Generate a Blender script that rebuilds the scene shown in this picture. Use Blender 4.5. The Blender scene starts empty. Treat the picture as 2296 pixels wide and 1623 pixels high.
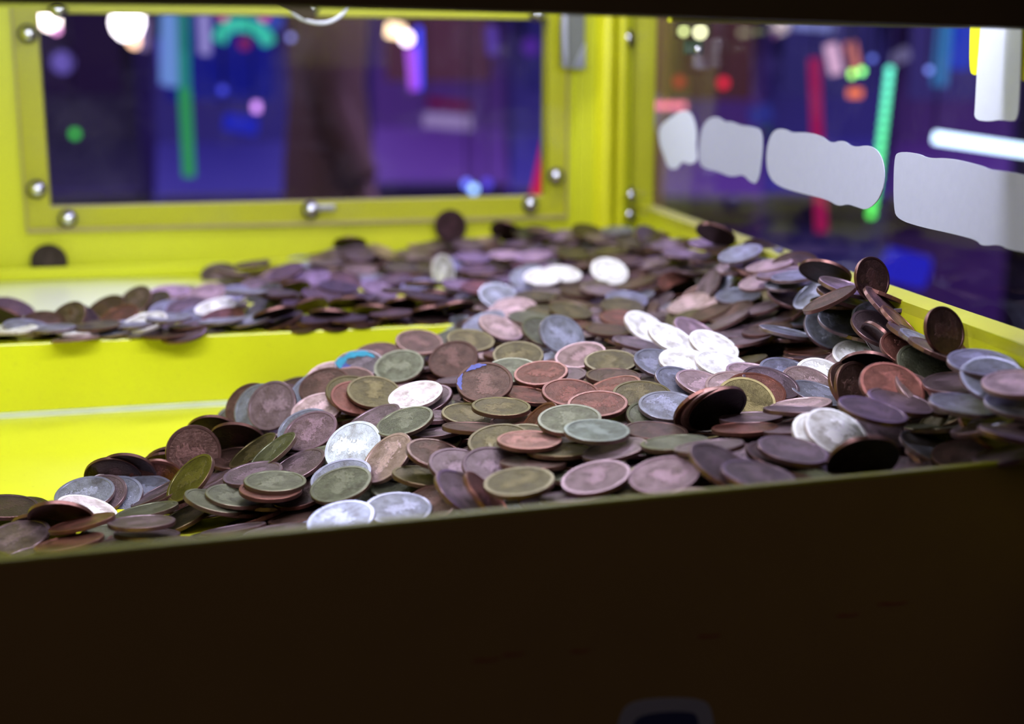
import bpy, bmesh, math, random
import numpy as np
from mathutils import Vector, Matrix, Euler
random.seed(7)
SC = bpy.context.scene
COL = SC.collection
R = math.radians
H0 = 1.14                      # lens height above the arcade floor (m)

# ------------------------------------------------------------------ camera, world, lights, exposure
PITCH = R(11.7)
cam_d = bpy.data.cameras.new('camera'); cam = bpy.data.objects.new('camera', cam_d); COL.objects.link(cam)
cam.location = (0, 0, H0); cam.rotation_euler = (R(90) - PITCH, 0, 0)
cam_d.sensor_width = 36; cam_d.lens = 36 * 3000 / 2296; cam_d.clip_start = .02; cam_d.clip_end = 60
cam_d.dof.use_dof = True; cam_d.dof.focus_distance = .585; cam_d.dof.aperture_fstop = cam_d.lens / 8.6
SC.camera = cam
vs = SC.view_settings
vs.view_transform = 'Standard'; vs.look = 'None'; vs.gamma = 1; vs.use_curve_mapping = False; vs.exposure = 0.0
w = bpy.data.worlds.new('world'); SC.world = w; w.use_nodes = True
w.node_tree.nodes['Background'].inputs[0].default_value = (.35, .3, .6, 1)
w.node_tree.nodes['Background'].inputs[1].default_value = .03

def area(name, loc, target, sx, sy, power, color):
    l = bpy.data.lights.new(name, 'AREA'); l.shape = 'RECTANGLE'; l.size = sx; l.size_y = sy; l.energy = power; l.color = color
    o = bpy.data.objects.new(name, l); COL.objects.link(o); o.location = loc
    o.rotation_euler = (Vector(target) - Vector(loc)).to_track_quat('-Z', 'Y').to_euler(); return o
# fluorescent tubes under the roof of the cabinet
tf = area('tube_light_front', (-.02, .462, H0 + .108), (-.06, .80, H0 - .19), .66, .03, 2.6, (.84, .86, 1))
_d = Vector((.9563, .2924, 0)); _z = -(Vector((0, .77, -.62)) - _d*.77*.2924).normalized(); _y = _z.cross(_d)   # the tube runs along the rail
tf.matrix_world = Matrix(((_d.x, _y.x, _z.x, -.02), (_d.y, _y.y, _z.y, .462), (_d.z, _y.z, _z.z, H0 + .108), (0, 0, 0, 1)))
area('tube_light_back', (-.06, .92, H0 + .17), (.02, .78, H0 - .14), .34, .04, 1.15, (.84, .84, 1))
area('tube_light_mid', (-.10, .66, H0 + .19), (-.10, .70, H0 - .14), .40, .04, .35, (.84, .86, 1))
# unseen area lights added to lift the hall and the front panel
area('hall_fill', (.3, 3.6, 2.7), (.3, 3.6, 0), 4.0, 2.5, 135, (.50, .38, 1))
area('panel_fill', (-.3, -1.0, 2.5), (0, .4, .9), 2.5, 1.0, 7, (1, .75, .5))

# ------------------------------------------------------------------ helpers
def link(o, parent=None):
    COL.objects.link(o)
    if parent is not None: o.parent = parent
    return o
def obj(name, bm, mat, parent=None, smooth=False):
    me = bpy.data.meshes.new(name); bm.normal_update(); bm.to_mesh(me); bm.free()
    if mat is not None: me.materials.append(mat)
    if smooth:
        for p in me.polygons: p.use_smooth = True
    return link(bpy.data.objects.new(name, me), parent)
def empty(name, loc=(0, 0, 0), rz=0.0):
    o = bpy.data.objects.new(name, None); COL.objects.link(o); o.location = loc; o.rotation_euler = (0, 0, rz); o.empty_display_size = .02; return o
def tag(o, label=None, cat=None, group=None, kind=None):
    if label: o['label'] = label
    if cat: o['category'] = cat
    if group: o['group'] = group
    if kind: o['kind'] = kind
    return o
def box(bm, x0, x1, y0, y1, z0, z1, M=None, bev=0):
    vs_ = [bm.verts.new(p) for p in [(x0,y0,z0),(x1,y0,z0),(x1,y1,z0),(x0,y1,z0),(x0,y0,z1),(x1,y0,z1),(x1,y1,z1),(x0,y1,z1)]]
    fs = [bm.faces.new([vs_[i] for i in f]) for f in [(3,2,1,0),(4,5,6,7),(0,1,5,4),(1,2,6,5),(2,3,7,6),(3,0,4,7)]]
    if bev:
        es = list({e for f in fs for e in f.edges})
        r = bmesh.ops.bevel(bm, geom=es, offset=bev, segments=2, affect='EDGES', profile=.5)
    if M is not None:
        for v in (bm.verts if bev else vs_): v.co = M @ v.co
    return bm
def prism(pts, d0, d1, M=None):
    """outline pts in local x,z extruded along local y"""
    bm = bmesh.new(); a = [bm.verts.new((x, d0, z)) for x, z in pts]; b = [bm.verts.new((x, d1, z)) for x, z in pts]
    bm.faces.new(a); bm.faces.new(b[::-1]); n = len(pts)
    for i in range(n): bm.faces.new((a[(i+1) % n], a[i], b[i], b[(i+1) % n]))
    bmesh.ops.recalc_face_normals(bm, faces=bm.faces)
    if M is not None: bm.transform(M)
    return bm
def tube(bm, pts, r, seg=10):
    prev = None; P_ = [Vector(p) for p in pts]
    for i, p in enumerate(P_):
        d = (P_[min(i+1, len(P_)-1)] - P_[max(i-1, 0)]).normalized()
        a = d.cross(Vector((.13, .31, .94))).normalized(); b = d.cross(a)
        rr = r[i] if isinstance(r, (list, tuple)) else r
        ring = [bm.verts.new(p + (a*math.cos(t) + b*math.sin(t))*rr) for t in [2*math.pi*k/seg for k in range(seg)]]
        if prev:
            for k in range(seg): bm.faces.new((prev[k], prev[(k+1) % seg], ring[(k+1) % seg], ring[k]))
        else: bm.faces.new(ring[::-1])
        prev = ring
    bm.faces.new(prev); return bm
def lathe(bm, prof, seg=20, M=None):
    rings = []
    for r, z in prof:
        if r < 1e-7: rings.append([bm.verts.new((0, 0, z))])
        else: rings.append([bm.verts.new((r*math.cos(2*math.pi*k/seg), r*math.sin(2*math.pi*k/seg), z)) for k in range(seg)])
    for a, b in zip(rings, rings[1:]):
        for k in range(seg):
            k2 = (k+1) % seg
            if len(a) == 1 and len(b) == 1: continue
            if len(a) == 1: bm.faces.new((a[0], b[k2], b[k]))
            elif len(b) == 1: bm.faces.new((a[k], a[k2], b[0]))
            else: bm.faces.new((a[k], a[k2], b[k2], b[k]))
    bmesh.ops.recalc_face_normals(bm, faces=bm.faces)
    if M is not None: bm.transform(M)
    return bm

# ------------------------------------------------------------------ materials
class NT:
    def __init__(s, name):
        s.m = bpy.data.materials.new(name); s.m.use_nodes = True; s.t = s.m.node_tree; s.t.nodes.clear()
        s.out = s.n('ShaderNodeOutputMaterial')
    def n(s, typ, **k):
        nd = s.t.nodes.new(typ)
        for a, b in k.items(): setattr(nd, a, b)
        return nd
    def l(s, a, b): s.t.links.new(a, b)
    def val(s, sock, v):
        if hasattr(v, 'is_output') or isinstance(v, bpy.types.NodeSocket): s.l(v, sock)
        else: sock.default_value = v
    def math(s, op, a, b=None, c=None):
        nd = s.n('ShaderNodeMath', operation=op); s.val(nd.inputs[0], a)
        if b is not None: s.val(nd.inputs[1], b)
        if c is not None: s.val(nd.inputs[2], c)
        return nd.outputs[0]
    def mix(s, f, a, b):
        nd = s.n('ShaderNodeMix', data_type='RGBA'); s.val(nd.inputs[0], f); s.val(nd.inputs[6], a); s.val(nd.inputs[7], b); return nd.outputs[2]
    def noise(s, vec, scale, detail=4, rough=.6):
        nd = s.n('ShaderNodeTexNoise'); nd.inputs['Scale'].default_value = scale; nd.inputs['Detail'].default_value = detail; nd.inputs['Roughness'].default_value = rough
        if vec is not None: s.l(vec, nd.inputs['Vector'])
        return nd.outputs['Fac']
    def ramp(s, f, lo, hi):
        nd = s.n('ShaderNodeMapRange'); s.l(f, nd.inputs[0]); nd.inputs[1].default_value = lo; nd.inputs[2].default_value = hi; return nd.outputs[0]
    def prin(s, **k):
        p = s.n('ShaderNodeBsdfPrincipled')
        for a, b in k.items(): s.val(p.inputs[a.replace('_', ' ')], b)
        s.l(p.outputs[0], s.out.inputs[0]); return p
    def coord(s, which='Object'): return s.n('ShaderNodeTexCoord').outputs[which]
def plain(name, c, rough=.5, metal=0, var=.12, scale=60, spec=.5, coat=0):
    t = NT(name); f = t.noise(t.coord(), scale)
    d = tuple(x*(1-var) for x in c) + (1,); h = tuple(min(1, x*(1+var)) for x in c) + (1,)
    col = t.mix(f, d, h); bmp = t.n('ShaderNodeBump'); bmp.inputs['Strength'].default_value = .04; bmp.inputs['Distance'].default_value = .001; t.l(f, bmp.inputs['Height'])
    p = t.prin(Base_Color=col, Roughness=rough, Metallic=metal); t.l(bmp.outputs[0], p.inputs['Normal']); p.inputs['Specular IOR Level'].default_value = spec
    p.inputs['Coat Weight'].default_value = coat
    return t.m
def glow(name, c, s):
    t = NT(name); e = t.n('ShaderNodeEmission'); e.inputs[0].default_value = (*c, 1); e.inputs[1].default_value = s; t.l(e.outputs[0], t.out.inputs[0]); return t.m
def yellow(name, c, rough=.38, spec=.5, glare=None):
    t = NT(name); co = t.coord(); f = t.noise(co, 9, 5); g = t.noise(co, 220, 3)
    col = t.mix(t.ramp(f, .3, .7), (c[0]*.93, c[1]*.9, c[2], 1), (c[0], c[1], c[2], 1))
    sc_ = t.ramp(t.noise(co, 480, 2), .69, .74); col = t.mix(t.math('MULTIPLY', sc_, .35), col, (.35, .30, .06, 1))
    if glare:   # glare on the shelf, put into the colour as a soft pale patch
        mp = t.n('ShaderNodeMapping'); t.l(co, mp.inputs[0]); mp.inputs['Location'].default_value = (-glare[0]/glare[3], -glare[1]/glare[4], -glare[2]/.01); mp.inputs['Scale'].default_value = (1/glare[3], 1/glare[4], 100)
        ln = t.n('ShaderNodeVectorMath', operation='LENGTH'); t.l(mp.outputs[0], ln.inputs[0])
        glare_f = t.ramp(t.math('ADD', ln.outputs['Value'], t.math('MULTIPLY', t.math('SUBTRACT', f, .5), .5)), 1.15, .60)
        col = t.mix(glare_f, col, (.84, .88, .74, 1))
    b = t.n('ShaderNodeBump'); b.inputs['Strength'].default_value = .12; b.inputs['Distance'].default_value = .0004; t.l(g, b.inputs['Height'])
    p = t.prin(Base_Color=col, Roughness=rough); t.l(b.outputs[0], p.inputs['Normal']); p.inputs['Specular IOR Level'].default_value = spec
    return t.m
M_Y = yellow('yellow_paint', (.67, .715, .016), .42)
M_YS = yellow('yellow_shelf', (.67, .715, .016), .26, .7, (-.295, .885, 1.0, .115, .10))  # glare patch painted into the left of the shelf
M_YR = yellow('yellow_rib', (.76, .76, .016), .35)
M_DARK = plain('dark_panel_paint', (.115, .075, .028), .6, var=.1, scale=25, spec=.2)
M_LIP = plain('olive_lip_paint', (.17, .17, .008), .4)
M_BLACK = plain('black_rail_paint', (.05, .036, .02), .6, spec=.12)
M_STEEL = plain('bright_steel', (.75, .78, .82), .28, metal=1, var=.1)
M_DSTEEL = plain('grey_bracket_steel', (.20, .21, .19), .5, metal=.6)
M_CHROME = plain('chrome_screw', (.8, .82, .9), .18, metal=1, var=.05)
M_RUBBER = plain('dark_washer', (.05, .035, .05), .6)
M_STRIP = plain('silver_strip', (.80, .86, .74), .4, metal=.0)
M_VINYL = plain('pale_vinyl', (.40, .41, .55), .7, var=.06, scale=200)
M_VINYLW = plain('white_vinyl', (.62, .65, .80), .7, var=.05, scale=200)
def glass(name, tint, gl=.9):
    t = NT(name); tr = t.n('ShaderNodeBsdfTransparent'); tr.inputs[0].default_value = (*tint, 1)
    gs = t.n('ShaderNodeBsdfGlossy'); gs.inputs['Roughness'].default_value = .02; gs.inputs[0].default_value = (gl, gl, gl, 1)
    lw = t.n('ShaderNodeLayerWeight'); lw.inputs['Blend'].default_value = .5
    fr = t.math('ADD', t.math('MULTIPLY', t.math('POWER', lw.outputs['Facing'], 5.), .30), .012)
    smear = t.math('MULTIPLY', t.ramp(t.noise(t.coord(), 14, 6, .7), .5, .8), .03)
    df = t.n('ShaderNodeBsdfDiffuse'); df.inputs[0].default_value = (.5, .45, .7, 1)
    m0 = t.n('ShaderNodeMixShader'); t.l(smear, m0.inputs[0]); t.l(tr.outputs[0], m0.inputs[1]); t.l(df.outputs[0], m0.inputs[2])
    mx = t.n('ShaderNodeMixShader'); t.l(fr, mx.inputs[0]); t.l(m0.outputs[0], mx.inputs[1]); t.l(gs.outputs[0], mx.inputs[2]); t.l(mx.outputs[0], t.out.inputs[0]); return t.m
M_GLASS = glass('window_glass', (.93, .92, .97))
M_ACR = glass('acrylic_edge', (.75, .76, .60), .6)

def coin_material(name, attr):
    t = NT(name); uv = t.n('ShaderNodeUVMap').outputs[0]
    sep = t.n('ShaderNodeSeparateXYZ'); t.l(uv, sep.inputs[0]); x, y = sep.outputs[0], sep.outputs[1]
    r = t.math('SQRT', t.math('ADD', t.math('MULTIPLY', x, x), t.math('MULTIPLY', y, y)))
    if attr: at = t.n('ShaderNodeAttribute', attribute_name='coin_colour'); colr = at.outputs['Color']; at2 = t.n('ShaderNodeAttribute', attribute_name='coin_mix'); rnd = at2.outputs['Fac']
    else: oi = t.n('ShaderNodeObjectInfo'); colr = oi.outputs['Color']; rnd = oi.outputs['Random']
    off = t.n('ShaderNodeCombineXYZ'); t.val(off.inputs[0], t.math('MULTIPLY', rnd, 37.)); t.val(off.inputs[1], t.math('MULTIPLY', rnd, 91.))
    va = t.n('ShaderNodeVectorMath', operation='ADD'); t.l(uv, va.inputs[0]); t.l(off.outputs[0], va.inputs[1]); v = va.outputs[0]
    n1 = t.noise(v, 2.2, 5, .65); n2 = t.noise(v, 9, 4, .6); n3 = t.noise(v, 38, 2, .5)
    # relief : two blunt motifs warped by noise, ring of small lettering strokes
    wx = t.math('ADD', x, t.math('MULTIPLY', t.math('SUBTRACT', n2, .5), 1.0)); wy = t.math('ADD', y, t.math('MULTIPLY', t.math('SUBTRACT', n1, .5), 1.2))
    def blob(cx, cy, rx, ry):
        a = t.math('DIVIDE', t.math('SUBTRACT', wx, cx), rx); b = t.math('DIVIDE', t.math('SUBTRACT', wy, cy), ry)
        return t.ramp(t.math('ADD', t.math('MULTIPLY', a, a), t.math('MULTIPLY', b, b)), 1.25, .8)
    fig = t.math('MAXIMUM', blob(.02, .16, .26, .34), t.math('MAXIMUM', blob(-.10, -.34, .24, .30), blob(.05, -.50, .40, .14)))
    ang = t.math('ARCTAN2', y, x)
    let = t.math('GREATER_THAN', t.math('SINE', t.math('ADD', t.math('MULTIPLY', ang, 44.), t.math('MULTIPLY', n2, 9.))), .15)
    band = t.math('MULTIPLY', t.math('GREATER_THAN', r, .70), t.math('LESS_THAN', r, .84))
    let = t.math('MULTIPLY', t.math('MULTIPLY', let, band), t.math('GREATER_THAN', t.math('ABSOLUTE', t.math('ADD', y, .05)), .16))
    hgt = t.math('ADD', t.math('MULTIPLY', fig, .38), t.math('ADD', t.math('MULTIPLY', let, .45), t.math('ADD', t.math('MULTIPLY', n2, .6), t.math('MULTIPLY', n3, .40))))
    face = t.math('LESS_THAN', r, .88)
    bmp = t.n('ShaderNodeBump'); bmp.inputs['Strength'].default_value = .9; bmp.inputs['Distance'].default_value = .0005; t.val(bmp.inputs['Height'], t.math('MULTIPLY', hgt, face))
    # colour : grime in the hollows, greenish tarnish patches, rubbed bright rim and high spots
    dark = t.n('ShaderNodeVectorMath', operation='MULTIPLY'); t.l(colr, dark.inputs[0]); dark.inputs[1].default_value = (.36, .31, .26)
    c1 = t.mix(t.ramp(n1, .35, .72), colr, dark.outputs[0])
    lit = t.n('ShaderNodeVectorMath', operation='MULTIPLY'); t.l(colr, lit.inputs[0]); lit.inputs[1].default_value = (1.75, 1.7, 1.85)
    hi = t.math('MULTIPLY', t.ramp(t.math('ADD', t.math('MULTIPLY', fig, .22), t.math('ADD', t.math('MULTIPLY', n2, .5), t.math('MULTIPLY', n3, .55))), .60, .82), .75)
    c2 = t.mix(t.math('MULTIPLY', hi, face), c1, lit.outputs[0])
    rim = t.math('MULTIPLY', t.math('GREATER_THAN', r, .885), t.math('LESS_THAN', r, .985))
    c3 = t.mix(t.math('MULTIPLY', rim, .32), c2, lit.outputs[0])
    edge = t.math('GREATER_THAN', r, .992)
    c4 = t.mix(t.math('MULTIPLY', edge, .55), c3, (.20, .09, .08, 1))
    rough = t.math('ADD', t.math('MULTIPLY', n2, .30), .20)
    sc_ = t.n('ShaderNodeSeparateColor'); t.l(colr, sc_.inputs[0]); metal = t.math('MAXIMUM', t.math('SUBTRACT', .82, t.math('MULTIPLY', sc_.outputs[1], .60)), .12)
    p = t.prin(Base_Color=c4, Roughness=rough, Metallic=metal); t.l(bmp.outputs[0], p.inputs['Normal']); return t.m
M_COIN = coin_material('coin_metal', False)
M_COINJ = coin_material('coin_metal_heap', True)

# ------------------------------------------------------------------ cabinet geometry (metres)
ZF = H0 - .182; ZS = H0 - .140; ZT = H0 + .21
def P3(x, y, z): return Vector((x/1000, y/1000, H0 + z/1000))
edL, edR = Vector((-.282, .7239)), Vector((-.0262, .7895))
wbL, wbR = Vector((-.3411, .9838)), Vector((.0241, 1.0841))
kf = 128/138
rlL, rlR = Vector((-.1534, .3808))*kf, Vector((.1938, .4886))*kf
wrA, wrB = Vector((.192 + .155*(.492 - .30), .30)), Vector((.192 + .155*(.492 - 1.12), 1.12))
def frame(a, b, z=0.0):
    """local x along a->b, local y away from the viewer / outwards, z up, origin a"""
    d = (b - a).normalized(); n = Vector((-d.y, d.x))
    return Matrix(((d.x, n.x, 0, a.x), (d.y, n.y, 0, a.y), (0, 0, 1, z), (0, 0, 0, 1))), (b - a).length
MB_, LB = frame(wbL, wbR, H0)          # back wall : x from wbL, z relative to lens height
MR_, LR = frame(wrB, wrA, H0)          # right wall: x from the far corner towards the viewer
def bx(x, z=0): return x
# where a sight line meets a wall plane, used to place fittings on it
FPX = 3000.; ct, st_ = math.cos(PITCH), math.sin(PITCH)
def ray(px, py):
    a, b = (px - 1148)/FPX, (py - 811.5)/FPX
    return Vector((a, ct - b*st_, -st_ - b*ct))
def on(M, px, py, off=0.0):
    """point (local x,z) of wall M seen at that place of the photograph"""
    Mi = M.inverted(); o = Mi @ Vector((0, 0, H0)); d = Mi.to_3x3() @ ray(px, py); t = (-off - o.y)/d.y; q = o + d*t
    return q.x, q.z
def at(px, py, D): return Vector((0, 0, H0)) + ray(px, py)*D

# floor (playfield), pusher bed
def slab(pts, z0, z1):
    bm = bmesh.new(); a = [bm.verts.new((x, y, z0)) for x, y in pts]; b = [bm.verts.new((x, y, z1)) for x, y in pts]
    bm.faces.new(a[::-1]); bm.faces.new(b); n = len(pts)
    for i in range(n): bm.faces.new((a[i], a[(i+1) % n], b[(i+1) % n], b[i]))
    return bm
fd = (rlR - rlL).normalized(); fa, fb = rlL - fd*.32, rlR + fd*.055
bm = slab([fa, fb, (.215, .50), (.115, 1.12), (-.55, .95)], ZF - .012, ZF)
tag(obj('floor', bm, M_Y), 'yellow playfield floor of the machine under the coins', kind='structure')
# pusher : a sliding box with a steel strip along its foot
Mp, Lp = frame(edL, edR, 0)
pusher = empty('pusher_shelf', (edL.x, edL.y, ZF)); tag(pusher, 'yellow pusher block, steel strip along its foot, coins heaped on top', 'pusher shelf')
def P_(name, bm, mat, par, smooth=False):
    o = obj(name, bm, mat, par, smooth); o.matrix_parent_inverse = Matrix.Translation(-par.location); return o
def clipR(y): return wrA.x + (wrB.x - wrA.x)*(y - wrA.y)/(wrB.y - wrA.y)
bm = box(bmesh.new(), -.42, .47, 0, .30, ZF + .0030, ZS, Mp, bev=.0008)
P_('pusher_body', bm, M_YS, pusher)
bm = box(bmesh.new(), -.42, .47, -.0006, .02, ZF + .0002, ZF + .0013, Mp); P_('steel_strip', bm, M_STRIP, pusher)
bm = box(bmesh.new(), -.42, .47, -.0004, .02, ZF + .0019, ZF + .0030, Mp); P_('scraper_lip', bm, M_STRIP, pusher)

# back wall with its window opening
x0, _ = on(MB_, 97, 250, 0); x1, _ = on(MB_, 1229, 250, 0)
_, zb = on(MB_, 660, 453, 0); _, zt = on(MB_, 660, 35, 0)
wall_back = empty('wall_back', (wbL.x, wbL.y, H0)); tag(wall_back, 'yellow back wall of the machine around its window', kind='structure')
XL, XR = -.30, LB + .075
for nm, a in (('sill_panel', (XL, XR, 0, .018, ZF - H0, zb)), ('head_panel', (XL, XR, 0, .018, zt, ZT - H0)), ('left_panel', (XL, x0, 0, .018, zb, zt)), ('right_panel', (x1, XR, 0, .018, zb, zt))):
    P_(nm, box(bmesh.new(), *a, MB_), M_Y, wall_back)
# ledge low on the back wall with the coin behind it
_, zl = on(MB_, 300, 593, .012)
lb = box(bmesh.new(), XL, XR, -.014, -.0105, ZS - H0 + .0005, zl, MB_, bev=.0006); P_('ledge', lb, M_Y, wall_back)

# acrylic window sheet, bolted over the opening
sxa, sza = on(MB_, 60, 517, .003); sxb, szb = on(MB_, 1272, 490, .003); _, szt = on(MB_, 650, 24, .003)
win = empty('window_1', (wbL.x, wbL.y, H0)); tag(win, 'clear sheet bolted over the opening in the yellow back wall', kind='structure')
P_('pane', box(bmesh.new(), sxa, sxb, -.0035, -.0010, sza + .0006, szt), None, win).data.materials.append(M_GLASS)
for o in list(win.children): o.data.transform(MB_)
eb = bmesh.new(); e_ = .0011
for a in ((sxa, sxb, sza - e_*1.6, sza + e_), (sxa - e_*.3, sxa + e_*.5, sza, szt), (sxb - e_, sxb, sza, szt)):
    box(eb, a[0], a[1], -.0037, -.0006, a[2], a[3], MB_)
P_('sheet_edge', eb, plain('acrylic_edge_shade', (.42, .36, .12), .4), win)
def screw_mesh():
    bm = bmesh.new(); r = .0052
    lathe(bm, [(0, .0046), (r*.35, .0044), (r*.7, .0036), (r*.95, .0018), (r, 0), (0, 0)], 18)
    return bm
scr = obj('screw', screw_mesh(), M_CHROME, None, True)
def washer_mesh(): return lathe(bmesh.new(), [(.0, 0), (.0068, 0), (.0068, .0012), (.0035, .0014), (0, .0014)], 18)
wsh = obj('washer', washer_mesh(), M_RUBBER, None, True)
first = [True]
def place_screw(M, px, py, par):
    x, z = on(M, px, py, .005)
    L = M @ Matrix.Translation((x, -.0036, z)) @ Matrix.Rotation(R(90), 4, 'X')
    wz = wsh if first[0] else wsh.copy(); s = scr if first[0] else scr.copy()
    if not first[0]: COL.objects.link(wz); COL.objects.link(s)
    first[0] = False
    s.parent = par; s.matrix_world = Matrix.Identity(4); s.matrix_parent_inverse = Matrix.Translation(-par.location); s.matrix_basis = L @ Matrix.Translation((0, 0, .0012))
    wz.parent = s; wz.matrix_basis = Matrix.Translation((0, 0, -.0012)); 
for p in ((130, 20), (62, 75), (82, 424), (152, 490), (697, 470), (1190, 458), (1248, 395), (1207, 30), (695, 17)): place_screw(MB_, *p, win)
# small steel catch beside the middle screw
x, z = on(MB_, 725, 466, .005)
P_('catch', box(bmesh.new(), x - .009, x + .009, -.0065, -.0036, z - .002, z + .002, MB_, bev=.0006), M_STEEL, win)

# corner post : folded yellow sheet with two rolled ribs
post = empty('trim_1', (wbR.x, wbR.y, ZS)); tag(post, 'yellow folded corner post between the two windows', kind='structure')
def lx(px): return on(MB_, px, 260, .0)[0]
P_('post_flange', box(bmesh.new(), lx(1292), lx(1330), -.006, -.0, ZS - H0, ZT - H0, MB_, bev=.001), M_Y, post)
def rib(px0, px1, nm, d):
    a, b = lx(px0), lx(px1); r = (b - a)/2; c = (a + b)/2
    pts = [(c + r*math.cos(t), -d*math.sin(t)) for t in np.linspace(0, math.pi, 12)]
    bm = bmesh.new(); lo = [bm.verts.new(MB_ @ Vector((x, y, ZS - H0))) for x, y in pts]; hi = [bm.verts.new(MB_ @ Vector((x, y, ZT - H0))) for x, y in pts]
    for i in range(11): bm.faces.new((lo[i], lo[i+1], hi[i+1], hi[i]))
    bmesh.ops.recalc_face_normals(bm, faces=bm.faces); P_(nm, bm, M_YR, post, True)
rib(1327, 1376, 'rib', .016); rib(1374, 1402, 'rib', .010)

# right wall
def rx(px, py=300): return on(MR_, px, py, 0)
_, rzb = rx(1996, 665); gx0, _ = rx(1424, 300)
RZT = .062
wall_right = empty('wall_right', (wrB.x, wrB.y, H0)); tag(wall_right, 'yellow right wall of the machine under its long window', kind='structure')
for nm, a in (('sill_panel', (-.01, LR, 0, .016, ZF - H0, rzb)), ('head_panel', (-.01, LR, 0, .016, RZT + .06, ZT - H0)), ('end_panel', (-.01, gx0, 0, .016, rzb, RZT + .06))):
    P_(nm, box(bmesh.new(), *a, MR_), M_Y, wall_right)
# sloping yellow strips that close the window at both ends
win2 = empty('window_2', (wrB.x, wrB.y, H0)); tag(win2, 'long side window with pale stickers on its glass', kind='structure')
p2 = P_('pane', box(bmesh.new(), gx0 - .008, LR, -.0022, -.0002, rzb - .004, RZT + .06, MR_), M_GLASS, win2)
for p in ((1410, 86), (1392, 405), (1415, 438), (1412, 482)): place_screw(MR_, *p, win2)
# stickers on the inside of the side window
def sticker(nm, px, mat, off=.0028, label=None, thick=.0004):
    pts = [on(MR_, a, b, off) for a, b in px]
    # round the outline
    for _ in range(2):
        q = []
        for i in range(len(pts)):
            a, b = Vector(pts[i]), Vector(pts[(i+1) % len(pts)]); q += [tuple(a*.75 + b*.25), tuple(a*.25 + b*.75)]
        pts = q
    o = P_(nm, prism(pts, -off, -off + thick, MR_), mat, win2)
    if label: o['label'] = label
    return o
sticker('sticker', [(1503,264),(1528,246),(1550,252),(1562,290),(1560,330),(1564,362),(1545,370),(1530,360),(1518,380),(1498,378),(1489,350),(1478,322),(1476,285)], M_VINYLW, label='small tooth-shaped whitish sticker')
sticker('sticker', [(1574,285),(1588,265),(1610,261),(1625,274),(1640,272),(1658,281),(1690,284),(1709,293),(1709,345),(1699,414),(1680,407),(1666,390),(1640,398),(1610,385),(1572,376),(1565,350),(1569,310)], M_VINYL, label='short pale sticker with wavy edges')
sticker('sticker', [(1724,310),(1738,289),(1760,289),(1775,298),(1802,296),(1842,304),(1862,322),(1890,313),(1912,331),(1950,324),(1975,345),(1985,390),(1975,442),(1945,472),(1920,464),(1900,457),(1880,463),(1855,447),(1790,432),(1740,416),(1721,390),(1717,350)], M_VINYL, label='long pale sticker with wavy edges, second largest')
sticker('sticker', [(2004,355),(2014,339),(2060,344),(2080,355),(2130,354),(2200,371),(2218,380),(2245,383),(2300,392),(2345,410),(2390,408),(2420,440),(2425,560),(2400,600),(2350,585),(2300,566),(2262,560),(2240,548),(2200,552),(2190,538),(2140,525),(2060,508),(2014,492),(2003,470)], M_VINYL, label='largest pale sticker, running out of the frame')
sticker('label_strip', [(2206,-40),(2292,-40),(2290,100),(2286,200),(2282,270),(2262,272),(2240,268),(2216,273),(2184,268),(2186,240),(2190,160),(2196,100)], M_VINYLW, off=.0042, label='white torn strip stuck on the glass')
sticker('label_strip', [(2178,-40),(2206,-40),(2200,60),(2192,165),(2184,170),(2173,160),(2174,80)], M_YR, off=.0032, label='narrow yellow strip left of the white one')
sticker('label_strip', [(2284,-40),(2320,-40),(2318,178),(2296,184),(2284,175)], M_YR, off=.0032, label='narrow yellow strip right of the white one')

# left wall, roof
wlA, wlB = Vector((-.52, .30)), Vector((-.40, 1.12))
Ml, Ll = frame(wlA, wlB, H0)
tag(obj('wall_left', box(bmesh.new(), 0, Ll, 0, .016, ZF - H0, ZT - H0, Ml), M_Y), 'yellow left wall of the machine', kind='structure')
tag(obj('ceiling', box(bmesh.new(), -.6, .45, .33, 1.14, ZT, ZT + .012), plain('roof_paint', (.25, .25, .22), .6)), 'roof panel of the machine above the coins', kind='structure')

# front rail and the dark panel below it
Mf, Lf = frame(rlL, rlR, 0)
zr = H0 - .128
front = empty('front_panel', (rlL.x, rlL.y, zr)); tag(front, 'dark front panel below the coins, thin olive yellow top edge', 'front panel')
P_('panel_face', box(bmesh.new(), -.35, .50, -.0030, -.0005, zr - .30, zr - .0008, Mf, bev=.0008), M_DARK, front)
P_('top_lip', box(bmesh.new(), -.35, .50, -.0032, 0, zr - .0016, zr, Mf, bev=.0005), M_LIP, front)
P_('inner_skin', box(bmesh.new(), -.35, .50, -.0005, .0008, ZF, zr - .001, Mf), M_Y, front)
# sticker low on the panel
Mfi = Mf.inverted()
def onF(px, py):
    o = Mfi @ Vector((0, 0, H0)); d = Mfi.to_3x3() @ ray(px, py); t = (-.0031 - o.y)/d.y; q = o + d*t; return q.x, q.z
def fsticker(nm, px, mat, off, par, rounds=2):
    pts = [onF(a, b) for a, b in px]
    for _ in range(rounds):
        q = []
        for i in range(len(pts)):
            a, b = Vector(pts[i]), Vector(pts[(i+1) % len(pts)]); q += [tuple(a*.75 + b*.25), tuple(a*.25 + b*.75)]
        pts = q
    return P_(nm, prism(pts, -.0031 - off, -.0030, Mf), mat, par)
s1 = fsticker('badge', [(1372,1740),(1385,1600),(1425,1566),(1560,1562),(1602,1585),(1600,1740)], plain('badge_border', (.14, .15, .22), .5), .0003, front)
s1['label'] = 'blue grey rounded badge at the foot of the panel'
s2 = fsticker('badge_centre', [(1405,1740),(1412,1625),(1440,1598),(1548,1592),(1568,1610),(1566,1740)], plain('badge_navy', (.010, .014, .06), .5), .0005, front)
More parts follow.
